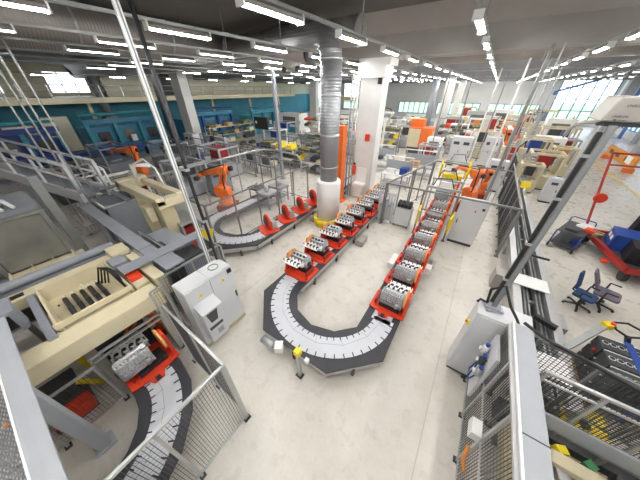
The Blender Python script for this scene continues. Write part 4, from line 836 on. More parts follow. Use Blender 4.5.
t.add('loop_handle', 'black', MB(t.off).tube([q+Vector(v_) for v_ in ((-.02,0,0),(-.2,.06,.05),(-.22,.2,.12),(0,.28,.15),(.22,.2,.12),(.2,.06,.05),(.02,0,0))], .025, 8)); t.add('pump', 'copper', MB(t.off).lathe([(.09,.1),(.09,.45),(.05,.5)], (4.55,6.3,0), 12)); t.add('wheel', 'black', MB(t.off).lathe([(.1,-.05),(.1,.05)], (4.55,6.38,.1), 14, 'x')); t.box('fork', 'copper', 4.1,4.25,5.1,6.25,.03,.09); t.box('fork', 'copper', 4.6,4.75,5.1,6.25,.03,.09); t.box('fork_bridge', 'copper', 4.1,4.75,6.2,6.3,.03,.25)
single('red_hook', 'red', MB().cb((3.62,5.75,.95),(.14,.05,.05),.4), 'small red hook beside the stacked cylinder blocks', 'hook')
# ------------------------------------------------------------------ chairs, trolleys
def office_chair(label, x, y, rz, fab, back_w=.42, tall=.5, tilt=.15):
    t = T('office_chair', label, 'chair', (x,y,0), rz); hub = t.add('star_base', 'black', MB().lathe([(.05,.07),(.05,.12),(.03,.14)], n=10))
    for i in range(5):
        a = i*2*PI/5; t.add('base_leg', 'black', MB().bar((0,0,.1),(.32*math.cos(a),.32*math.sin(a),.07),.05,.035)); t.add('castor', 'black', MB().ball((.32*math.cos(a),.32*math.sin(a),.035),.035,8))
    t.add('gas_lift', 'black', MB().tube([(0,0,.1),(0,0,.44)], .028)); t.add('seat', fab, MB().prism([(-.24,-.22),(-.2,-.26),(.2,-.26),(.26,-.2),(.26,.2),(.2,.26),(-.2,.26),(-.24,.22)], .44,.52), bevel=.03)
    m_ = MB(); prof = [(-.5*back_w,.0),(.5*back_w,.0),(.5*back_w,tall*.8),(.34*back_w,tall),(-.34*back_w,tall),(-.5*back_w,tall*.8)]
    m_.hexa([(-.27,-back_w/2,.62),(-.21,-back_w/2,.62),(-.21,back_w/2,.62),(-.27,back_w/2,.62)],[(-.34-tilt*.5,-back_w*.36,.62+tall),(-.28-tilt*.5,-back_w*.36,.62+tall),(-.28-tilt*.5,back_w*.36,.62+tall),(-.34-tilt*.5,back_w*.36,.62+tall)])
    t.add('backrest', fab, m_, bevel=.025); t.add('back_stem', 'black', MB().tube([(-.1,0,.44),(-.3,0,.5),(-.3,0,.8)], .025))
    for s_ in (-1,1): t.add('armrest', 'black', MB().tube([(-.05,.26*s_,.48),(-.05,.30*s_,.68),(.15,.30*s_,.69)], .022))
    return t
office_chair('blue office chair with tall narrow back, left of the grey chair', 4.2, 8.55, -.5, 'fabric_blue', .36, .55)
office_chair('mauve grey office chair pushed against the blue chair', 4.75, 8.95, -.35, 'fabric_grey', .46, .42, .3).o.scale = (1.12,1.12,1.08)
t = T('tray_trolley', 'blue tube trolley with two dark shelves standing beyond the office chairs', 'trolley', (4.6,13.0,0), 1.15)
t.box('shelf', 'dgrey', -.75,.75,-.4,.4,.2,.24); t.box('shelf', 'dgrey', -.75,.75,-.4,.4,.78,.82)
for x in (-.75,.75):
    for y in (-.4,.4): t.add('tube_leg', 'blue', MB().bar((x,y,.1),(x,y,.95 if x > 0 else .82),.045)); t.add('castor', 'black', MB().lathe([(.09,-.03),(.09,.03)], (x,y,.09), 12, 'y'))
t.add('push_handle', 'blue', MB().tube([(.75,-.4,.95),(.85,-.35,1.0),(.85,.35,1.0),(.75,.4,.95)], .025))
single('cardboard_tray', 'white', MB().cb((4.95,13.35,.86),(.5,.4,.07),.9), 'white tray on the top shelf of the blue trolley', 'tray'); single('red_case', 'red', MB().cb((5.0,12.95,.88),(.34,.28,.1),1.1), 'red case on the top shelf of the blue trolley', 'case'); single('dark_case', 'dgrey', MB().cb((4.45,12.75,.87),(.45,.4,.09),1.15), 'dark case on the near end of the blue trolley top shelf', 'case'); single('blue_box', 'blue', MB().cb((4.8,12.8,.3),(.5,.3,.11),1.15), 'blue box on the bottom shelf of the blue trolley', 'box')
# red stillage trolley
t = T('red_trolley', 'large red steel trolley with tall leaning frame loaded with crates at the right edge', 'trolley', (6.4,12,0), world=True)
P0, P1, P2, P3 = Vector((5.2,13.9,.5)), Vector((5.7,10.9,.5)), Vector((8.6,11.4,.5)), Vector((8.1,14.4,.5))
t.add('deck', 'dgrey', MB(t.off).prism([(v_.x,v_.y) for v_ in (P0,P1,P2,P3)], .45, .52))
for a_, c_ in ((P0,P1),(P1,P2),(P2,P3),(P3,P0)): t.add('deck_edge', 'dred', MB(t.off).bar(a_,c_,.14,.18))
q = at(613,153,3.4); q2 = q+Vector((2.6,.4,.0)); q3 = Vector((8.1,14.4,3.2))
t.add('frame_tube', 'dred', MB(t.off).bar(P0,q,.07)); t.add('frame_tube', 'dred', MB(t.off).bar(q,q2,.07)); m0 = P0+(q-P0)*.85; t.add('frame_tube', 'dred', MB(t.off).bar(m0,m0+Vector((2.6,.4,0)),.06)); t.add('frame_tube', 'dred', MB(t.off).bar(P3,q2,.07)); t.add('frame_tube', 'dred', MB(t.off).bar(P1+Vector((.9,.15,0)),P1+Vector((1.6,.25,1.0)),.07))
m0 = P0+(q-P0)*.42; t.add('frame_disc', 'red', MB(t.off).lathe([(.22,-.04),(.22,.04)], m0+Vector((.12,.0,0)), 16, 'y'))
for v_ in (P0,P1,P2,P3): c_ = v_+(Vector((6.9,12.6,.5))-v_)*.1; t.add('wheel', 'black', MB(t.off).lathe([(.2,-.07),(.2,.07)], (c_.x,c_.y,.2), 16, 'x')); t.add('fork_mount', 'red', MB(t.off).cb((c_.x,c_.y,.4),(.16,.2,.12)))
t.add('tow_coupling', 'red', MB(t.off).lathe([(.1,0),(.12,.12)], (5.35,11.5,.32), 10))
def crate(label, x, y, z, sx, sy, sz, rz, c_, papers=0):
    t = T('plastic_crate', label, 'crate', (x,y,z), rz); w = .03
    b = MB().box(-sx/2,sx/2,-sy/2,sy/2,0,.03); b.box(-sx/2,-sx/2+w,-sy/2,sy/2,.03,sz); b.box(sx/2-w,sx/2,-sy/2,sy/2,.03,sz); b.box(-sx/2,sx/2,-sy/2,-sy/2+w,.03,sz); b.box(-sx/2,sx/2,sy/2-w,sy/2,.03,sz)
    t.add('shell', c_, b); r_ = MB()
    for i in range(5): r_.box(-sx/2-.012,-sx/2,-sy/2+.02+i*(sy-.06)/4.3,-sy/2+.05+i*(sy-.06)/4.3,.02,sz-.02); r_.box(-sx/2+.02+i*(sx-.06)/4.3,-sx/2+.05+i*(sx-.06)/4.3,-sy/2-.012,-sy/2,.02,sz-.02)
    t.add('ribs', c_, r_)
    t.box('lid', c_, -sx/2-.01,sx/2+.01,-sy/2-.01,sy/2+.01,sz,sz+.03)
    for i in range(papers): t.box('label_card', 'white', -sx/2-.018,-sx/2-.012,-sy/2+.2+i*.36,-sy/2+.42+i*.36,sz*.5,sz*.78)
    return t
crate('blue plastic crate with two white cards on the red trolley', 5.95, 12.75, .53, .75, .95, .6, -.15, 'blue', 2)
crate('tall black crate behind the blue crate on the red trolley', 6.75, 13.6, .53, .95, .5, 1.1, -.15, 'black'); crate('black crate in front of the blue crate on the red trolley', 6.2, 11.8, .53, .8, .8, .6, -.15, 'black')
single('cardboard_box', 'wood', MB().cb((7.0,12.75,.98),(.8,.9,.9),-.15), 'brown cardboard box right of the crates on the red trolley', 'box')
t = T('timber_bundle', 'bundle of brown timber pieces at the left edge of the red trolley deck', 'bundle', (5.35,13.5,.53))
for i in range(4): t.add('timber', 'wood', MB().cb((.07*i-.05,.1*i-.2,.05+.04*(i%2)),(.1,.4,.09),.3*i))
# yellow floor lines, orange barrier
def floor_line(i, p, q, w=.12):
    d = (Vector(q)-Vector(p)).normalized(); nrm = Vector((-d.y,d.x))*w/2; b = MB()
    b.prism([tuple(Vector(v_)+s_*nrm) for v_, s_ in ((p,1),(p,-1),(q,-1),(q,1))], .0, .003); struct('trim_floor_line_%d' % i, 'yellow', b)
floor_line(1, (9.75,18), (9.4,60)); floor_line(2, (11.4,18), (11.0,60)); floor_line(3, (4.9,20.5), (4.9,34))
t = T('barrier', 'orange safety barrier standing by the yellow floor lines on the right', 'barrier', (10.95,32.5,0)); t.add('rail_board', mat('amber_paint', (.72,.30,.05), .5, noise=.08), MB().box(-.1,.1,-3.2,3.2,.35,1.25), bevel=.03); t.box('foot', 'orange', -.3,.3,-3,-2.6,0,.35); t.box('foot', 'orange', -.3,.3,2.6,3,0,.35)
for y in (-1.6,0.4,2.0): t.box('window_slot', 'dgrey', -.105,-.1,y-.4,y+.4,.65,1.0)
single('white_notice', 'white', MB().box(10.82,10.84,29.9,30.9,.6,1.15), 'white notice sheet on the near end of the orange barrier', 'notice')
# ------------------------------------------------------------------ the hall behind the line
def bin_(name, label, c, x, y, z, sx, sy, sz, group=None):
    b = MB().prism([(-sy/2,0),(sy/2,0),(sy/2,sz),(-sy/2,sz*.7)], -sx/2, sx/2, 'x')
    return single(name, c, b, label, 'bin', group, (x,y,z))
BINC = dict(olive='olive',dgrey='charcoal',yellow='yellow',grey='grey',cream='cream',cabinet2='silver',white='white',green='green',red='red',wood='brown')
def rack(where, x, y, rz, w, d, h, levels, cols, frame='alu', fill=.9, kind='storage rack', bw=.45, items=True, adj='grey'):
    """open shelf rack; every bin on it is a thing of its own"""
    t = T('storage_rack', '%s open rack of bins %s' % (adj, where), 'rack', (x,y,0), rz)
    for a in (-w/2, w/2):
        for e in (-d/2, d/2): t.box('post', frame, a-.035,a+.035,e-.035,e+.035,0,h)
    c_, s_ = math.cos(rz), math.sin(rz)
    for j in range(levels):
        z = .2+j*(h-.35)/max(1,levels-1) if levels > 1 else h*.5
        t.box('shelf', frame, -w/2+.03,w/2-.03,-d/2,d/2,z,z+.04)
        if not items: continue
        n = min(12, int((w-.1)/bw))
        for i in range(n):
            if R.random() > fill: continue
            lx = -w/2+.1+(i+.5)*(w-.2)/n; col_ = cols[R.randrange(len(cols))]; sz = min((h-.35)/max(1,levels-1)*.62, .2+.25*R.random())
            bin_('storage_bin', '%s bin, %s shelf, %s along, rack %s' % (BINC[col_], ORD[j], ORD[min(i,11)], where), col_, x+lx*c_, y+lx*s_, z+.04, (w-.2)/n*.85, d*.8, sz, 'bins on the rack '+where)
    return t
def bench(where, x, y, rz, w, d, top='cabinet2', back=True, items=()):
    t = T('workbench', 'workbench ' + where, 'workbench', (x,y,0), rz); t.box('worktop', top, -w/2,w/2,-d/2,d/2,.86,.92); t.box('lower_shelf', 'grey', -w/2+.05,w/2-.05,-d/2+.05,d/2-.05,.3,.33)
    for a in (-w/2+.05,w/2-.05):
        for e in (-d/2+.05,d/2-.05): t.box('leg', 'alu', a-.035,a+.035,e-.035,e+.035,0,.86)
    if back:
        for a in (-w/2+.05,w/2-.05): t.box('upright', 'alu', a-.03,a+.03,d/2-.06,d/2,.92,2.0)
        t.box('back_panel', 'cabinet2', -w/2+.08,w/2-.08,d/2-.05,d/2-.02,1.1,1.7); t.box('lamp_bar', 'white', -w/2,w/2,d/2-.4,d/2-.3,2.0,2.06)
    c_, s_ = math.cos(rz), math.sin(rz)
    for i, (nm, lab, col_, lx, sx, sy, sz) in enumerate(items): single(nm, col_, MB().box(-sx/2,sx/2,-sy/2,sy/2,0,sz), lab, nm.split('_')[-1], None, (x+lx*c_, y+lx*s_, .92), .01)
    return t
def machine(where, x, y, rz, w, d, h, body='cream', accent='dgrey', style=0, name='assembly_machine', adj='cream'):
    t = T(name, '%s assembly machine %s' % (adj, where), 'machine', (x,y,0), rz)
    t.add('base', body, MB().box(-w/2,w/2,-d/2,d/2,.08,h*.42), bevel=.02); t.box('plinth', 'dgrey', -w/2+.05,w/2-.05,-d/2+.05,d/2-.05,0,.08)
    if style == 0:      # open frame with a head above a table
        for a in (-w/2+.06,w/2-.06):
            for e in (-d/2+.06,d/2-.06): t.box('frame_post', body, a-.06,a+.06,e-.06,e+.06,h*.42,h)
        t.add('roof_frame', body, MB().box(-w/2,w/2,-d/2,-d/2+.12,h,h+.12).box(-w/2,w/2,d/2-.12,d/2,h,h+.12).box(-w/2,-w/2+.12,-d/2+.12,d/2-.12,h,h+.12).box(w/2-.12,w/2,-d/2+.12,d/2-.12,h,h+.12))
        t.add('press_head', accent, MB().box(-w*.2,w*.2,-d*.2,d*.25,h*.62,h), bevel=.02); t.add('ram', 'steel', MB().lathe([(.08,h*.5),(.08,h*.62)], n=10)); t.box('fixture', 'steel', -w*.25,w*.25,-d*.2,d*.2,h*.42,h*.47)
        t.box('side_guard', 'clear', -w/2+.05,-w/2+.06,-d/2+.1,d/2-.1,h*.45,h)
    elif style == 1:    # closed housing with a window
        t.add('housing', body, MB().box(-w/2+.04,w/2-.04,-d/2+.1,d/2,h*.42,h), bevel=.03); t.box('window', 'glassy', -w*.3,w*.3,-d/2+.08,-d/2+.1,h*.5,h*.85); t.box('door', accent, -w*.38,w*.38,-d/2-.02,-d/2,h*.1,h*.38); t.add('control_panel', 'cabinet', MB().cb((w/2+.12,-d/2,h*.62),(.2,.3,.4),.3))
        t.add('signal_lamp', 'green', MB().lathe([(.05,h),(.05,h+.14)], (w*.35,0,0), 10)); t.add('signal_lamp', 'orange', MB().lathe([(.05,h+.14),(.05,h+.28)], (w*.35,0,0), 10))
    else:               # portal with a gantry
        for a in (-w/2+.1,w/2-.1): t.add('column', body, MB().box(a-.12,a+.12,-.15,.15,h*.42,h), bevel=.02)
        t.add('gantry_beam', body, MB().box(-w/2-.1,w/2+.1,-.2,.2,h,h+.3), bevel=.02); t.add('carriage', accent, MB().box(-.25,.25,-.35,-.2,h*.7,h+.35), bevel=.02); t.add('spindle', 'steel', MB().lathe([(.05,h*.5),(.1,h*.55),(.1,h*.7)], (0,-.28,0), 10)); t.add('hose', 'black', MB().tube([(.2,-.3,h+.3),(.5,-.2,h+.8),(w*.4,0,h+.6),(w*.45,0,h+.25)], .04, 8)); t.box('table', 'steel', -w*.35,w*.35,-d*.3,d*.3,h*.42,h*.47)
    return t
def cab(label, x, y, rz, w, d, h, c_='cabinet'):
    t = T('control_cabinet', label, 'cabinet', (x,y,0), rz); t.add('body', c_, MB().box(-w/2,w/2,-d/2,d/2,.1,h), bevel=.015); t.box('plinth', 'dgrey', -w/2+.03,w/2-.03,-d/2+.03,d/2-.03,0,.1)
    n = max(1, round(w/.7))
    for i in range(n):
        a = -w/2+i*w/n; t.box('door', c_, a+.012,a+w/n-.012,-d/2-.02,-d/2,.14,h-.04); t.box('handle', 'black', a+w/n-.1,a+w/n-.06,-d/2-.04,-d/2-.02,h*.48,h*.58); t.box('vent_grille', 'dgrey', a+.15,a+w/n-.15,-d/2-.025,-d/2-.02,h*.75,h*.85)
    return t
# -- left middle distance
rack('behind the robot cell', -12.8, 15.3, 0, 7.4, .9, 1.75, 3, ['olive','dgrey','yellow','olive','grey','cream'], 'dalu', .85)
rack('in the second row behind the robot cell', -12.6, 21.2, 0, 7.6, .9, 2.1, 4, ['olive','cabinet2','white','dgrey','green'], 'dalu', .8, bw=.6, adj='pale')
rack('three rows back, left of the drop duct', -16.5, 27.0, 0, 8, .9, 2.5, 4, ['olive','cream','grey','red','white'], 'white', .8, bw=.7, adj='white')
rack('left of the benches by the blue wall', -23.5, 17.5, PI/2, 6, .8, 2.6, 4, ['cream','olive','dgrey','wood'], 'dcream', .7, bw=.7, adj='cream framed')
rack('directly behind the white column', -9.4, 25.5, 0, 4.6, .8, 2.3, 4, ['olive','grey','cabinet2','olive','yellow'], 'dalu', .95, bw=.5, adj='tall')
rack('in the last row behind the white column', -9.5, 33.5, 0, 6, .8, 2.6, 4, ['olive','cream','grey'], 'white', .9, bw=.7, adj='far')
rack('right of the orange boxed machine', -2.4, 30.5, 0, 4, .8, 2.4, 4, ['dgrey','cream','red','olive','grey'], 'dalu', .9, bw=.55, adj='dark')
bench('with a plywood top and blue tubs before the black screen', -17.6, 16.8, 0, 3, .9, 'wood', False, (('blue_tub','left blue tub on the plywood bench','blue',-.8,.8,.6,.35),('blue_tub','right blue tub on the plywood bench','blue',.3,.8,.6,.4),('parts_box','yellow parts box on the plywood bench','yellow',1.1,.5,.4,.2)))
bench('with back panel at the left of the drop duct', -10.2, 18.2, 0, 3, .8, 'cabinet2', True, (('cardboard_box','brown box on the bench left of the drop duct','wood',-.8,.5,.4,.3),('blue_case','blue case on the bench left of the drop duct','blue',.6,.4,.4,.3)))
bench('with white tubs just behind the left cell fence', -4.2, 15.9, 0, 1.9, .8, 'white', True, (('blue_tub','blue tub on the white bench behind the cell fence','blue',.5,.5,.5,.45),('white_tub','white tub on the white bench behind the cell fence','white',-.4,.6,.5,.25)))
bench('with dark parts right behind the white column', -6.8, 19.0, 0, 2.6, .8, 'cabinet2', True, (('parts_tray','red tray of parts on the bench behind the white column','dred',-.7,.5,.4,.15),('parts_tray','dark tray of parts on the bench behind the white column','dgrey',.1,.6,.5,.25),('white_box','white box on the bench behind the white column','white',.9,.4,.4,.35)))
bench('with a brown carton left of the railed cell', -3.4, 18.6, .1, 2.2, .8, 'cabinet2', True, (('cardboard_box','brown carton on the bench left of the railed cell','wood',-.3,.7,.5,.35),))
bench('in the back row among white frames', -14, 31.5, 0, 5, .9, 'white', True, (('crate_box','red crate on the white framed back bench','red',1.5,.7,.6,.4),))
bench('in the far row left of the far column', -9.2, 41, 0, 5, .9, 'white', True)
bench('between the dark racks in mid hall', -1.6, 27.2, 0, 2.4, .8, 'cabinet2', True, (('parts_tray','red tray on the mid hall bench','red',.3,.7,.5,.2),))
p = at(265,150,0)
t = T('display_screen', 'black screen on a stand in the left middle distance', 'screen', (p.x,p.y,0)); t.box('stand', 'grey', -.08,.08,-.08,.08,.03,2.3); t.box('foot', 'grey', -.5,.5,-.35,.35,0,.03); t.box('panel', 'black', -.95,.95,-.16,-.08,2.2,3.3,bevel=.02); t.box('bezel', 'dgrey', -1.0,1.0,-.08,.0,2.15,3.35); t.box('notice', 'white', -.75,-.5,-.17,-.165,2.7,2.95)
# orange boxed machine
t = T('boxed_machine', 'orange and cream boxed machine in the middle distance right of the white column', 'machine', (-5.2,26.8,0)); t.add('cream_door', 'cream', MB().box(-1.2,-.05,-.95,-.9,.8,2.5), bevel=.01); t.add('housing', 'orange', MB().box(-1.2,1.0,-.9,.9,.8,2.6), bevel=.03); t.box('top_duct', 'orange', -1.3,.0,-.4,.6,2.6,3.3); t.box('frame', 'dgrey', -1.1,.9,-.8,.8,0,.8); t.box('side_hatch', 'cream', 1.0,1.03,-.5,.5,1.0,2.3)
# cabinets in mid hall
cab('white double control cabinet in mid hall behind the railed cell', -1.3, 24.2, 0, 1.5, .6, 2.4); cab('white control cabinet beside the double one in mid hall', .9, 25.4, 0, 1.1, .6, 2.4); cab('white cabinet standing right behind the railed cell', 1.45, 18.8, 0, 1.0, .6, 2.0); cab('grey cabinet far right of the mid hall cabinets', 3.2, 26.6, 0, 1.2, .6, 2.2, 'cabinet2'); cab('narrow white cabinet behind the tall fence of the transfer line', 4.4, 18.4, 0, .6, .5, 1.5); cab('white cabinet far back near the window strip', .4, 44, 0, 2, .8, 2.6); cab('grey-white cabinet in the left rear beside the white back column', -24.0, 13.0, 0, 1.6, .7, 2.2); cab('small grey cabinet by the robot cell pipe', -13.4, 8.2, PI/2, 1.4, .6, 1.6, 'grey')
# cream machines along the right line
mm = [('beside the far end of the transfer line',4.0,21.5,0,1.8,1.6,2.2,'cream','dred',0,'cream'),('second along the right line, with dark head',3.6,24.8,0,1.8,1.6,2.6,'cream','blue',0,'tall cream'),('third along the right line, closed housing',5.0,28.5,0,2.0,1.6,2.4,'white','dgrey',1,'white'),('fourth along the right line, with portal',2.7,31.5,0,2.2,1.8,2.8,'cream','dred',2,'cream portal'),('fifth along the right line near the yellow lines',5.8,33.0,0,2.2,1.8,2.6,'cream','dgrey',0,'cream'),
 ('in the far row by the big window',7.0,39.5,0,2.6,2.0,3.0,'white','grey',1,'white housed'),('in the far row left of the big window',3.4,40.5,0,2.6,2.0,2.8,'cream','copper',2,'cream portal'),('far back under the window strip',6.0,48.0,0,3.2,2.2,3.2,'cream','grey',0,'far cream'),('far back at the vanishing lamp row',-1.4,46.5,0,3.4,2.2,3.0,'cabinet2','dgrey',1,'grey'),('far back right of the far column',-3.6,50,0,3,2.2,3.2,'cream','dred',0,'cream'),('mid hall with red parts behind the orange machine',-4.0,37,0,2.6,1.8,2.6,'cabinet2','dred',0,'grey'),('mid hall with dark head left of the far column',-8.9,38.2,0,2.4,1.8,2.6,'white','dgrey',0,'white'),
 ('at the far left rear under the window',-20,38,0,4,2.2,2.8,'white','grey',1,'wide white'),('in the left rear beside the gantry windows',-15,40,0,4,2.2,2.6,'cream','dgrey',2,'wide cream'),('in the left rear near the blue wall',-25,30,0,4,2.2,2.8,'white','teal',1,'white and teal'),
 ('behind the open enclosure, left of the cell',-15.4,7.2,0,2.4,1.8,1.9,'cabinet2','dgrey',0,'grey'),('behind the portal machine at the left',-16.8,10.8,0,2.8,1.8,2.1,'cabinet2','dred',0,'grey framed'),('far left behind the robot with raised elbow',-22.0,9.6,0,3,2,2.0,'grey','dgrey',0,'dark grey'),('at the left edge under the gangway',-21.0,2.6,0,3,2,1.6,'dgrey','dred',0,'low dark'),('far left before the blue machines',-26.0,6.6,0,3.4,2,1.8,'grey','blue',0,'low grey'),('behind the step platform',-20.5,13.2,0,3,1.6,1.9,'cabinet2','dgrey',2,'pale grey'),('with white top left of the robot cell back pipe',-16.6,4.2,0,2.2,1.6,1.5,'white','dgrey',0,'low white')]
for a in mm: machine(*a[:10], adj=a[10])
# blue machines below the upper gallery
def blue_machine(label, x, y, w, d, h, c1, c2):
    t = T('press_line', label, 'machine', (x,y,0)); t.add('base', c1, MB().box(-d/2,d/2,-w/2,w/2,0,h*.35), bevel=.03); n = max(2, int(w/2))
    for i in range(n+1): yy = -w/2+.2+i*(w-.4)/n; t.box('column', c2, d/2-.35,d/2-.05,yy-.15,yy+.15,h*.35,h)
    t.box('top_beam', c1, d/2-.45,d/2,-w/2,w/2,h,h+.4); t.add('rear_housing', c1, MB().box(-d/2,d/2-.5,-w/2,w/2,h*.35,h*.9))
    for i in range(n): yy = -w/2+.2+(i+.5)*(w-.4)/n; t.box('window_hatch', 'glassy' if i % 2 else 'dgrey', d/2-.5,d/2-.46,yy-.5,yy+.5,h*.42,h*.75); t.box('control_box', 'white' if i % 2 else 'dgrey', d/2-.02,d/2+.1,yy-.2,yy+.3,h*.4,h*.6)
    t.add('overhead_pipe', c2, MB().tube([(d/2-.2,-w/2,h+.4),(d/2-.2,-w/2,h+.8),(d/2-.2,w/2,h+.8)], .12, 8))
    return t
blue_machine('teal and blue press line below the gallery, left of the white back column', -32.5, 10.5, 7, 3, 3.0, 'lblue', 'teal'); blue_machine('blue press line below the gallery, right of the white back column', -31.5, 19.5, 7, 3, 3.0, 'lblue', 'blue'); blue_machine('dark blue machine line below the gallery at the far left', -34.0, 2.0, 7, 3, 2.6, 'blue', 'teal'); blue_machine('far teal machine below the gallery toward the rear', -30.5, 29, 7, 3, 2.8, 'teal', 'lblue')
t = T('feed_table', 'long blue feed table running along the front of the blue machines', 'table', (-29.5,6,0)); t.box('bed', 'blue', -.6,.6,-7,5,.8,1.1)
for i in range(6): t.box('leg', 'dgrey', -.5,.5,-6.8+i*2.3,-6.6+i*2.3,0,.8)
for i, (y, c_, h) in enumerate(((-2,'cream',3.2),(3.6,'white',2.8),(6.4,'ywall',3.4))):
    t = T('storage_cupboard', ['cream cupboard at the far left under the gallery','white cupboard under the gallery beside the blue line','yellow-cream cupboard under the gallery left of the boxed foot'][i], 'cupboard', (-37.6,y,0)); t.box('carcass', c_, -.5,.5,-1,1,.08,h); t.box('plinth', 'dgrey', -.45,.45,-.95,.95,0,.08); t.box('door', c_, .5,.53,-.97,-.02,.15,h-.08); t.box('door', c_, .5,.53,.02,.97,.15,h-.08)
# fences and frames in the middle distance
fence('clear fence before the pale racks at the left', (-22,11.8), (-14,11.8), n=5, infill='clear', pw=.05, m='dalu'); fence('mesh fence along the left aisle toward the gangway', (-14.2,1.4), (-14.2,6.0), n=3, z1=1.9, step=.12, hstep=.4, wire=.012); fence('grey fence beside the far left robot', (-20,8.2), (-15.5,8.2), n=3, infill='clear', pw=.05, z1=2.0, m='dalu'); fence('railing fence at the far left behind the gangway', (-25,4.4), (-19,4.4), n=4, z1=1.6, infill='clear', pw=.08)
fence('clear fence of the second cell behind the railed cell', (-.2,20.4), (3.4,20.4), n=3, infill='clear', pw=.07); fence('clear fence along the rear right line', (1.6,22.4), (1.6,30), n=5, infill='clear', pw=.08)
t = T('overhead_frame', 'white overhead frame with beam across the racks left of the drop duct', 'frame', (-12.5,24.4,0))
for a in (-4,0,4): t.box('post', 'white', a-.08,a+.08,-.08,.08,0,3.2)
t.box('beam', 'white', -4.2,4.2,-.1,.1,3.2,3.45); t.box('lamp_shelf', 'white', -4,4,-.6,-.5,2.9,3.0)
t = T('overhead_frame', 'tan overhead crane beam on white posts before the left rear window', 'frame', (-16.5,33.8,0))
for a in (-3.5,3.5): t.box('post', 'white', a-.1,a+.1,-.1,.1,0,4.4)
t.box('beam', 'dcream', -4,4,-.2,.2,4.4,4.9)
# supply poles rising to the ceiling over the right line
for i, (x, y, c_, w_) in enumerate(((.95,11.5,'dalu',.10),(1.22,11.5,'alu',.04),(1.3,16.2,'dalu',.10),(.72,15.9,'white',.08),(1.5,16.4,'alu',.04),(-.3,22.0,'white',.09),(.2,27.0,'dalu',.10),(-2.4,29,'dalu',.12),(-3.0,20.0,'dalu',.07),(2.8,22.8,'alu',.08),(-11.9,12.6,'grey',.2),(-13.2,20,'dalu',.10),(-9.9,19.4,'dalu',.08))):
    lab = ['thick dark supply pole rising from the tall white cabinet to the ceiling','thin white supply pole beside the thick dark one on the right line','dark supply pole at the far corner of the railed cell','white supply pole inside the far end of the railed cell','thin white wire pole at the far corner of the railed cell','white supply pole behind the railed cell in mid hall','aluminium supply pole in front of the mid hall cabinets','aluminium supply pole beside the dark rack','slim aluminium supply pole by the bench left of the railed cell','white supply pole along the rear right line','dark supply pole behind the robot cell, left of the black screen','aluminium supply pole among the pale racks','slim aluminium supply pole left of the drop duct'][i]
    single('supply_pole', c_, MB().box(-w_/2,w_/2,-w_/2,w_/2,0,6.95).cb((0,0,.01),(w_*2,w_*2,.02)), lab, 'pole', None, (x,y,0 if i > 1 else 0))
t = T('steel_post', 'round grey pipe column beside the far white column in mid hall', 'post', (-6.9,36.7,0)); t.add('shaft', 'grey', MB().lathe([(.4,.05),(.4,6.98)], n=16)); t.add('collar', 'dgrey', MB().lathe([(.6,0),(.6,.05)], n=16))
# roof bracing at the windows
t = T('roof_brace', 'blue diagonal steel brace before the big right rear window', 'brace', (9,64,0), world=True); t.add('strut', 'blueframe', MB(t.off).bar((8.6,64.5,5.4),(16.6,64.5,8.2),.3)); t.add('end_plate', 'blueframe', MB(t.off).cb((8.6,64.5,5.2),(.5,.4,.6)))
t = T('roof_brace', 'blue steel stanchion pair at the right rear corner', 'brace', (15.2,52,0)); t.box('stanchion', 'blueframe', -.3,.0,-.2,.2,.02,7.0); t.box('stanchion', 'blueframe', .8,1.1,-.2,.2,.02,7.0); t.box('foot', 'blueframe', -.4,1.2,-.3,.3,0,.02)
for i in range(5): t.add('lattice', 'blueframe', MB().bar((0,0,1+i*1.2),(.8,0,2.1+i*1.2),.1))
t = T('roof_brace', 'blue diagonal brace before the left rear window', 'brace', (-27,64,0), world=True); t.add('strut', 'blueframe', MB(t.off).bar((-36,64.5,8.1),(-26,64.5,4.6),.3)); t.add('end_plate', 'blueframe', MB(t.off).cb((-26,64.5,4.5),(.5,.4,.6)))

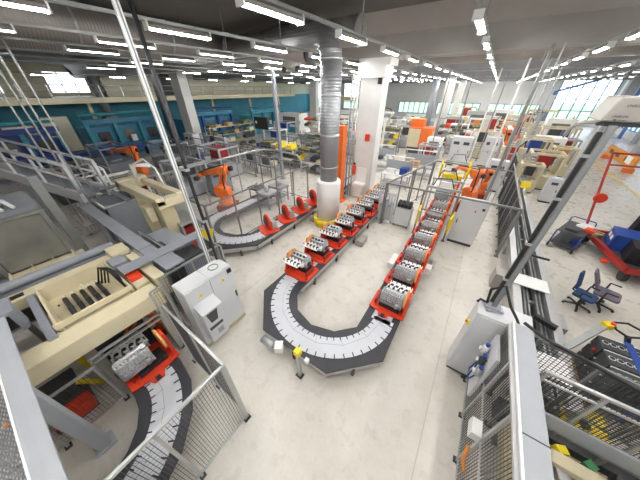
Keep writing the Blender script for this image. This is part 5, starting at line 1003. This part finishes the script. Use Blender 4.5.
# denser rows of machines and frames behind the railed cell
mm2 = [('just behind the railed cell, right of the robots',3.3,20.0,0,1.2,1.0,1.7,'cream','dgrey',0,'small cream'),('with red head between the mid hall cabinets',2.2,22.2,0,1.3,1.0,2.0,'cream','dred',2,'narrow cream'),('behind the small cream one by the aisle',4.6,23.2,0,1.2,1.0,1.9,'dcream','dgrey',0,'ochre'),('two rows behind the tall fence, by the aisle',5.6,25.6,0,1.4,1.2,2.0,'cream','copper',0,'cream'),('in mid hall left of the white double cabinet',-3.4,22.0,0,1.6,1.2,1.8,'cabinet2','dred',0,'grey'),('with dark window left of the mid hall cabinets',-3.6,25.2,0,1.4,1.2,2.0,'white','dgrey',1,'white'),('with dark head behind the mid hall cabinets',.0,28.6,0,1.8,1.4,2.4,'cream','dgrey',0,'cream'),('behind the white double cabinet, green lamp',-2.6,33.4,0,2.0,1.4,2.4,'white','dred',1,'white'),('in mid hall behind the two tall robots',.6,35.4,0,2.2,1.6,2.6,'cream','dred',2,'cream portal'),('beside the far aisle lines, red head',6.4,29.6,0,1.5,1.3,2.1,'cabinet2','dred',0,'grey'),('by the far aisle lines, blue head',7.2,35.6,0,1.8,1.5,2.4,'cream','blue',0,'cream'),('far along the aisle before the window strip',4.6,44.4,0,2.4,1.8,2.8,'cabinet2','dred',2,'grey portal'),('in the rear middle beside the far column',-3.4,41.2,0,2.2,1.6,2.6,'cream','dgrey',1,'cream housed'),('in the rear middle, second beside the far column',-1.2,40.2,0,1.8,1.6,2.4,'white','copper',0,'white'),('last in the rear middle under the windows',1.6,52,0,3,2,3.0,'white','dgrey',1,'white housed'),('left of the boxed orange machine',-7.6,29.4,0,1.8,1.4,2.2,'cabinet2','dgrey',0,'grey'),('behind the tall rack of the white column',-11.8,29.2,0,2.2,1.4,2.2,'white','copper',0,'white'),('rear left behind the racks, portal',-13.2,36.4,0,3,1.8,2.8,'white','dgrey',2,'white portal'),('rear left under the crane beam',-18.6,33.2,0,2.4,1.6,2.2,'cream','dred',0,'cream'),('left of the white-framed rack',-22.0,24.6,0,2.4,1.8,2.2,'cabinet2','blue',0,'grey'),('left middle, blue head, before the racks',-19.6,20.2,0,2.2,1.6,2.0,'white','blue',0,'white')]
for a in mm2: machine(*a[:10], adj=a[10])
for i, (x, y, w_, h) in enumerate(((-15.8,13.2,2.2,1.7),(-19.2,10.8,2.4,1.8),(-17.8,13.8,1.8,1.6),(-24.6,15.2,1.4,1.8),(-13.6,12.9,1.6,1.5),(-13.5,18.0,2.2,2.0),(-15.8,18.6,2.0,1.9))):  # open guard frames, each around a bench with two units
    t = T('test_stand', ['aluminium guard frame with grey bench behind the curved pipe, nearest the aisle','aluminium guard frame left of the grey cabinet','aluminium guard frame between the two left cabinets','aluminium guard frame beside the left back column','small aluminium guard frame at the far end of the curved pipe','tall aluminium guard frame between the two pale racks','tall aluminium guard frame near the black screen'][i], 'stand', (x,y,0))
    for a in (-w_/2,w_/2):
        for e in (-.6,.6): t.box('post', 'dalu', a-.03,a+.03,e-.03,e+.03,0,h)
    for e in (-.6,.6): t.box('top_bar', 'dalu', -w_/2,w_/2,e-.03,e+.03,h,h+.06)
    for a in (-w_/2,w_/2): t.box('top_bar', 'dalu', a-.03,a+.03,-.57,.57,h,h+.06)
    t.box('bench', 'grey', -w_/2+.05,w_/2-.05,-.5,.5,.7,.8); t.add('unit', ('dgrey','blue','grey','dred','dgrey','olive','white')[i], MB().box(-.4,.3,-.3,.3,.8,1.3), bevel=.03); t.add('unit', ('steel','white','cream','steel','cream','blue','olive')[i], MB().box(.4,.75,-.25,.25,.8,1.15), bevel=.03)
EXPO=1.08
vs = SC.view_settings; SC.display_settings.display_device = 'sRGB'
vs.view_transform = 'Standard'; vs.look = 'None'; vs.gamma = 1; vs.use_curve_mapping = False; vs.exposure = EXPO
SC.cycles.use_denoising = True; SC.cycles.max_bounces = 6; SC.cycles.diffuse_bounces = 4; SC.cycles.transparent_max_bounces = 16
SC.cycles.sample_clamp_indirect = 6
bpy.context.view_layer.update()
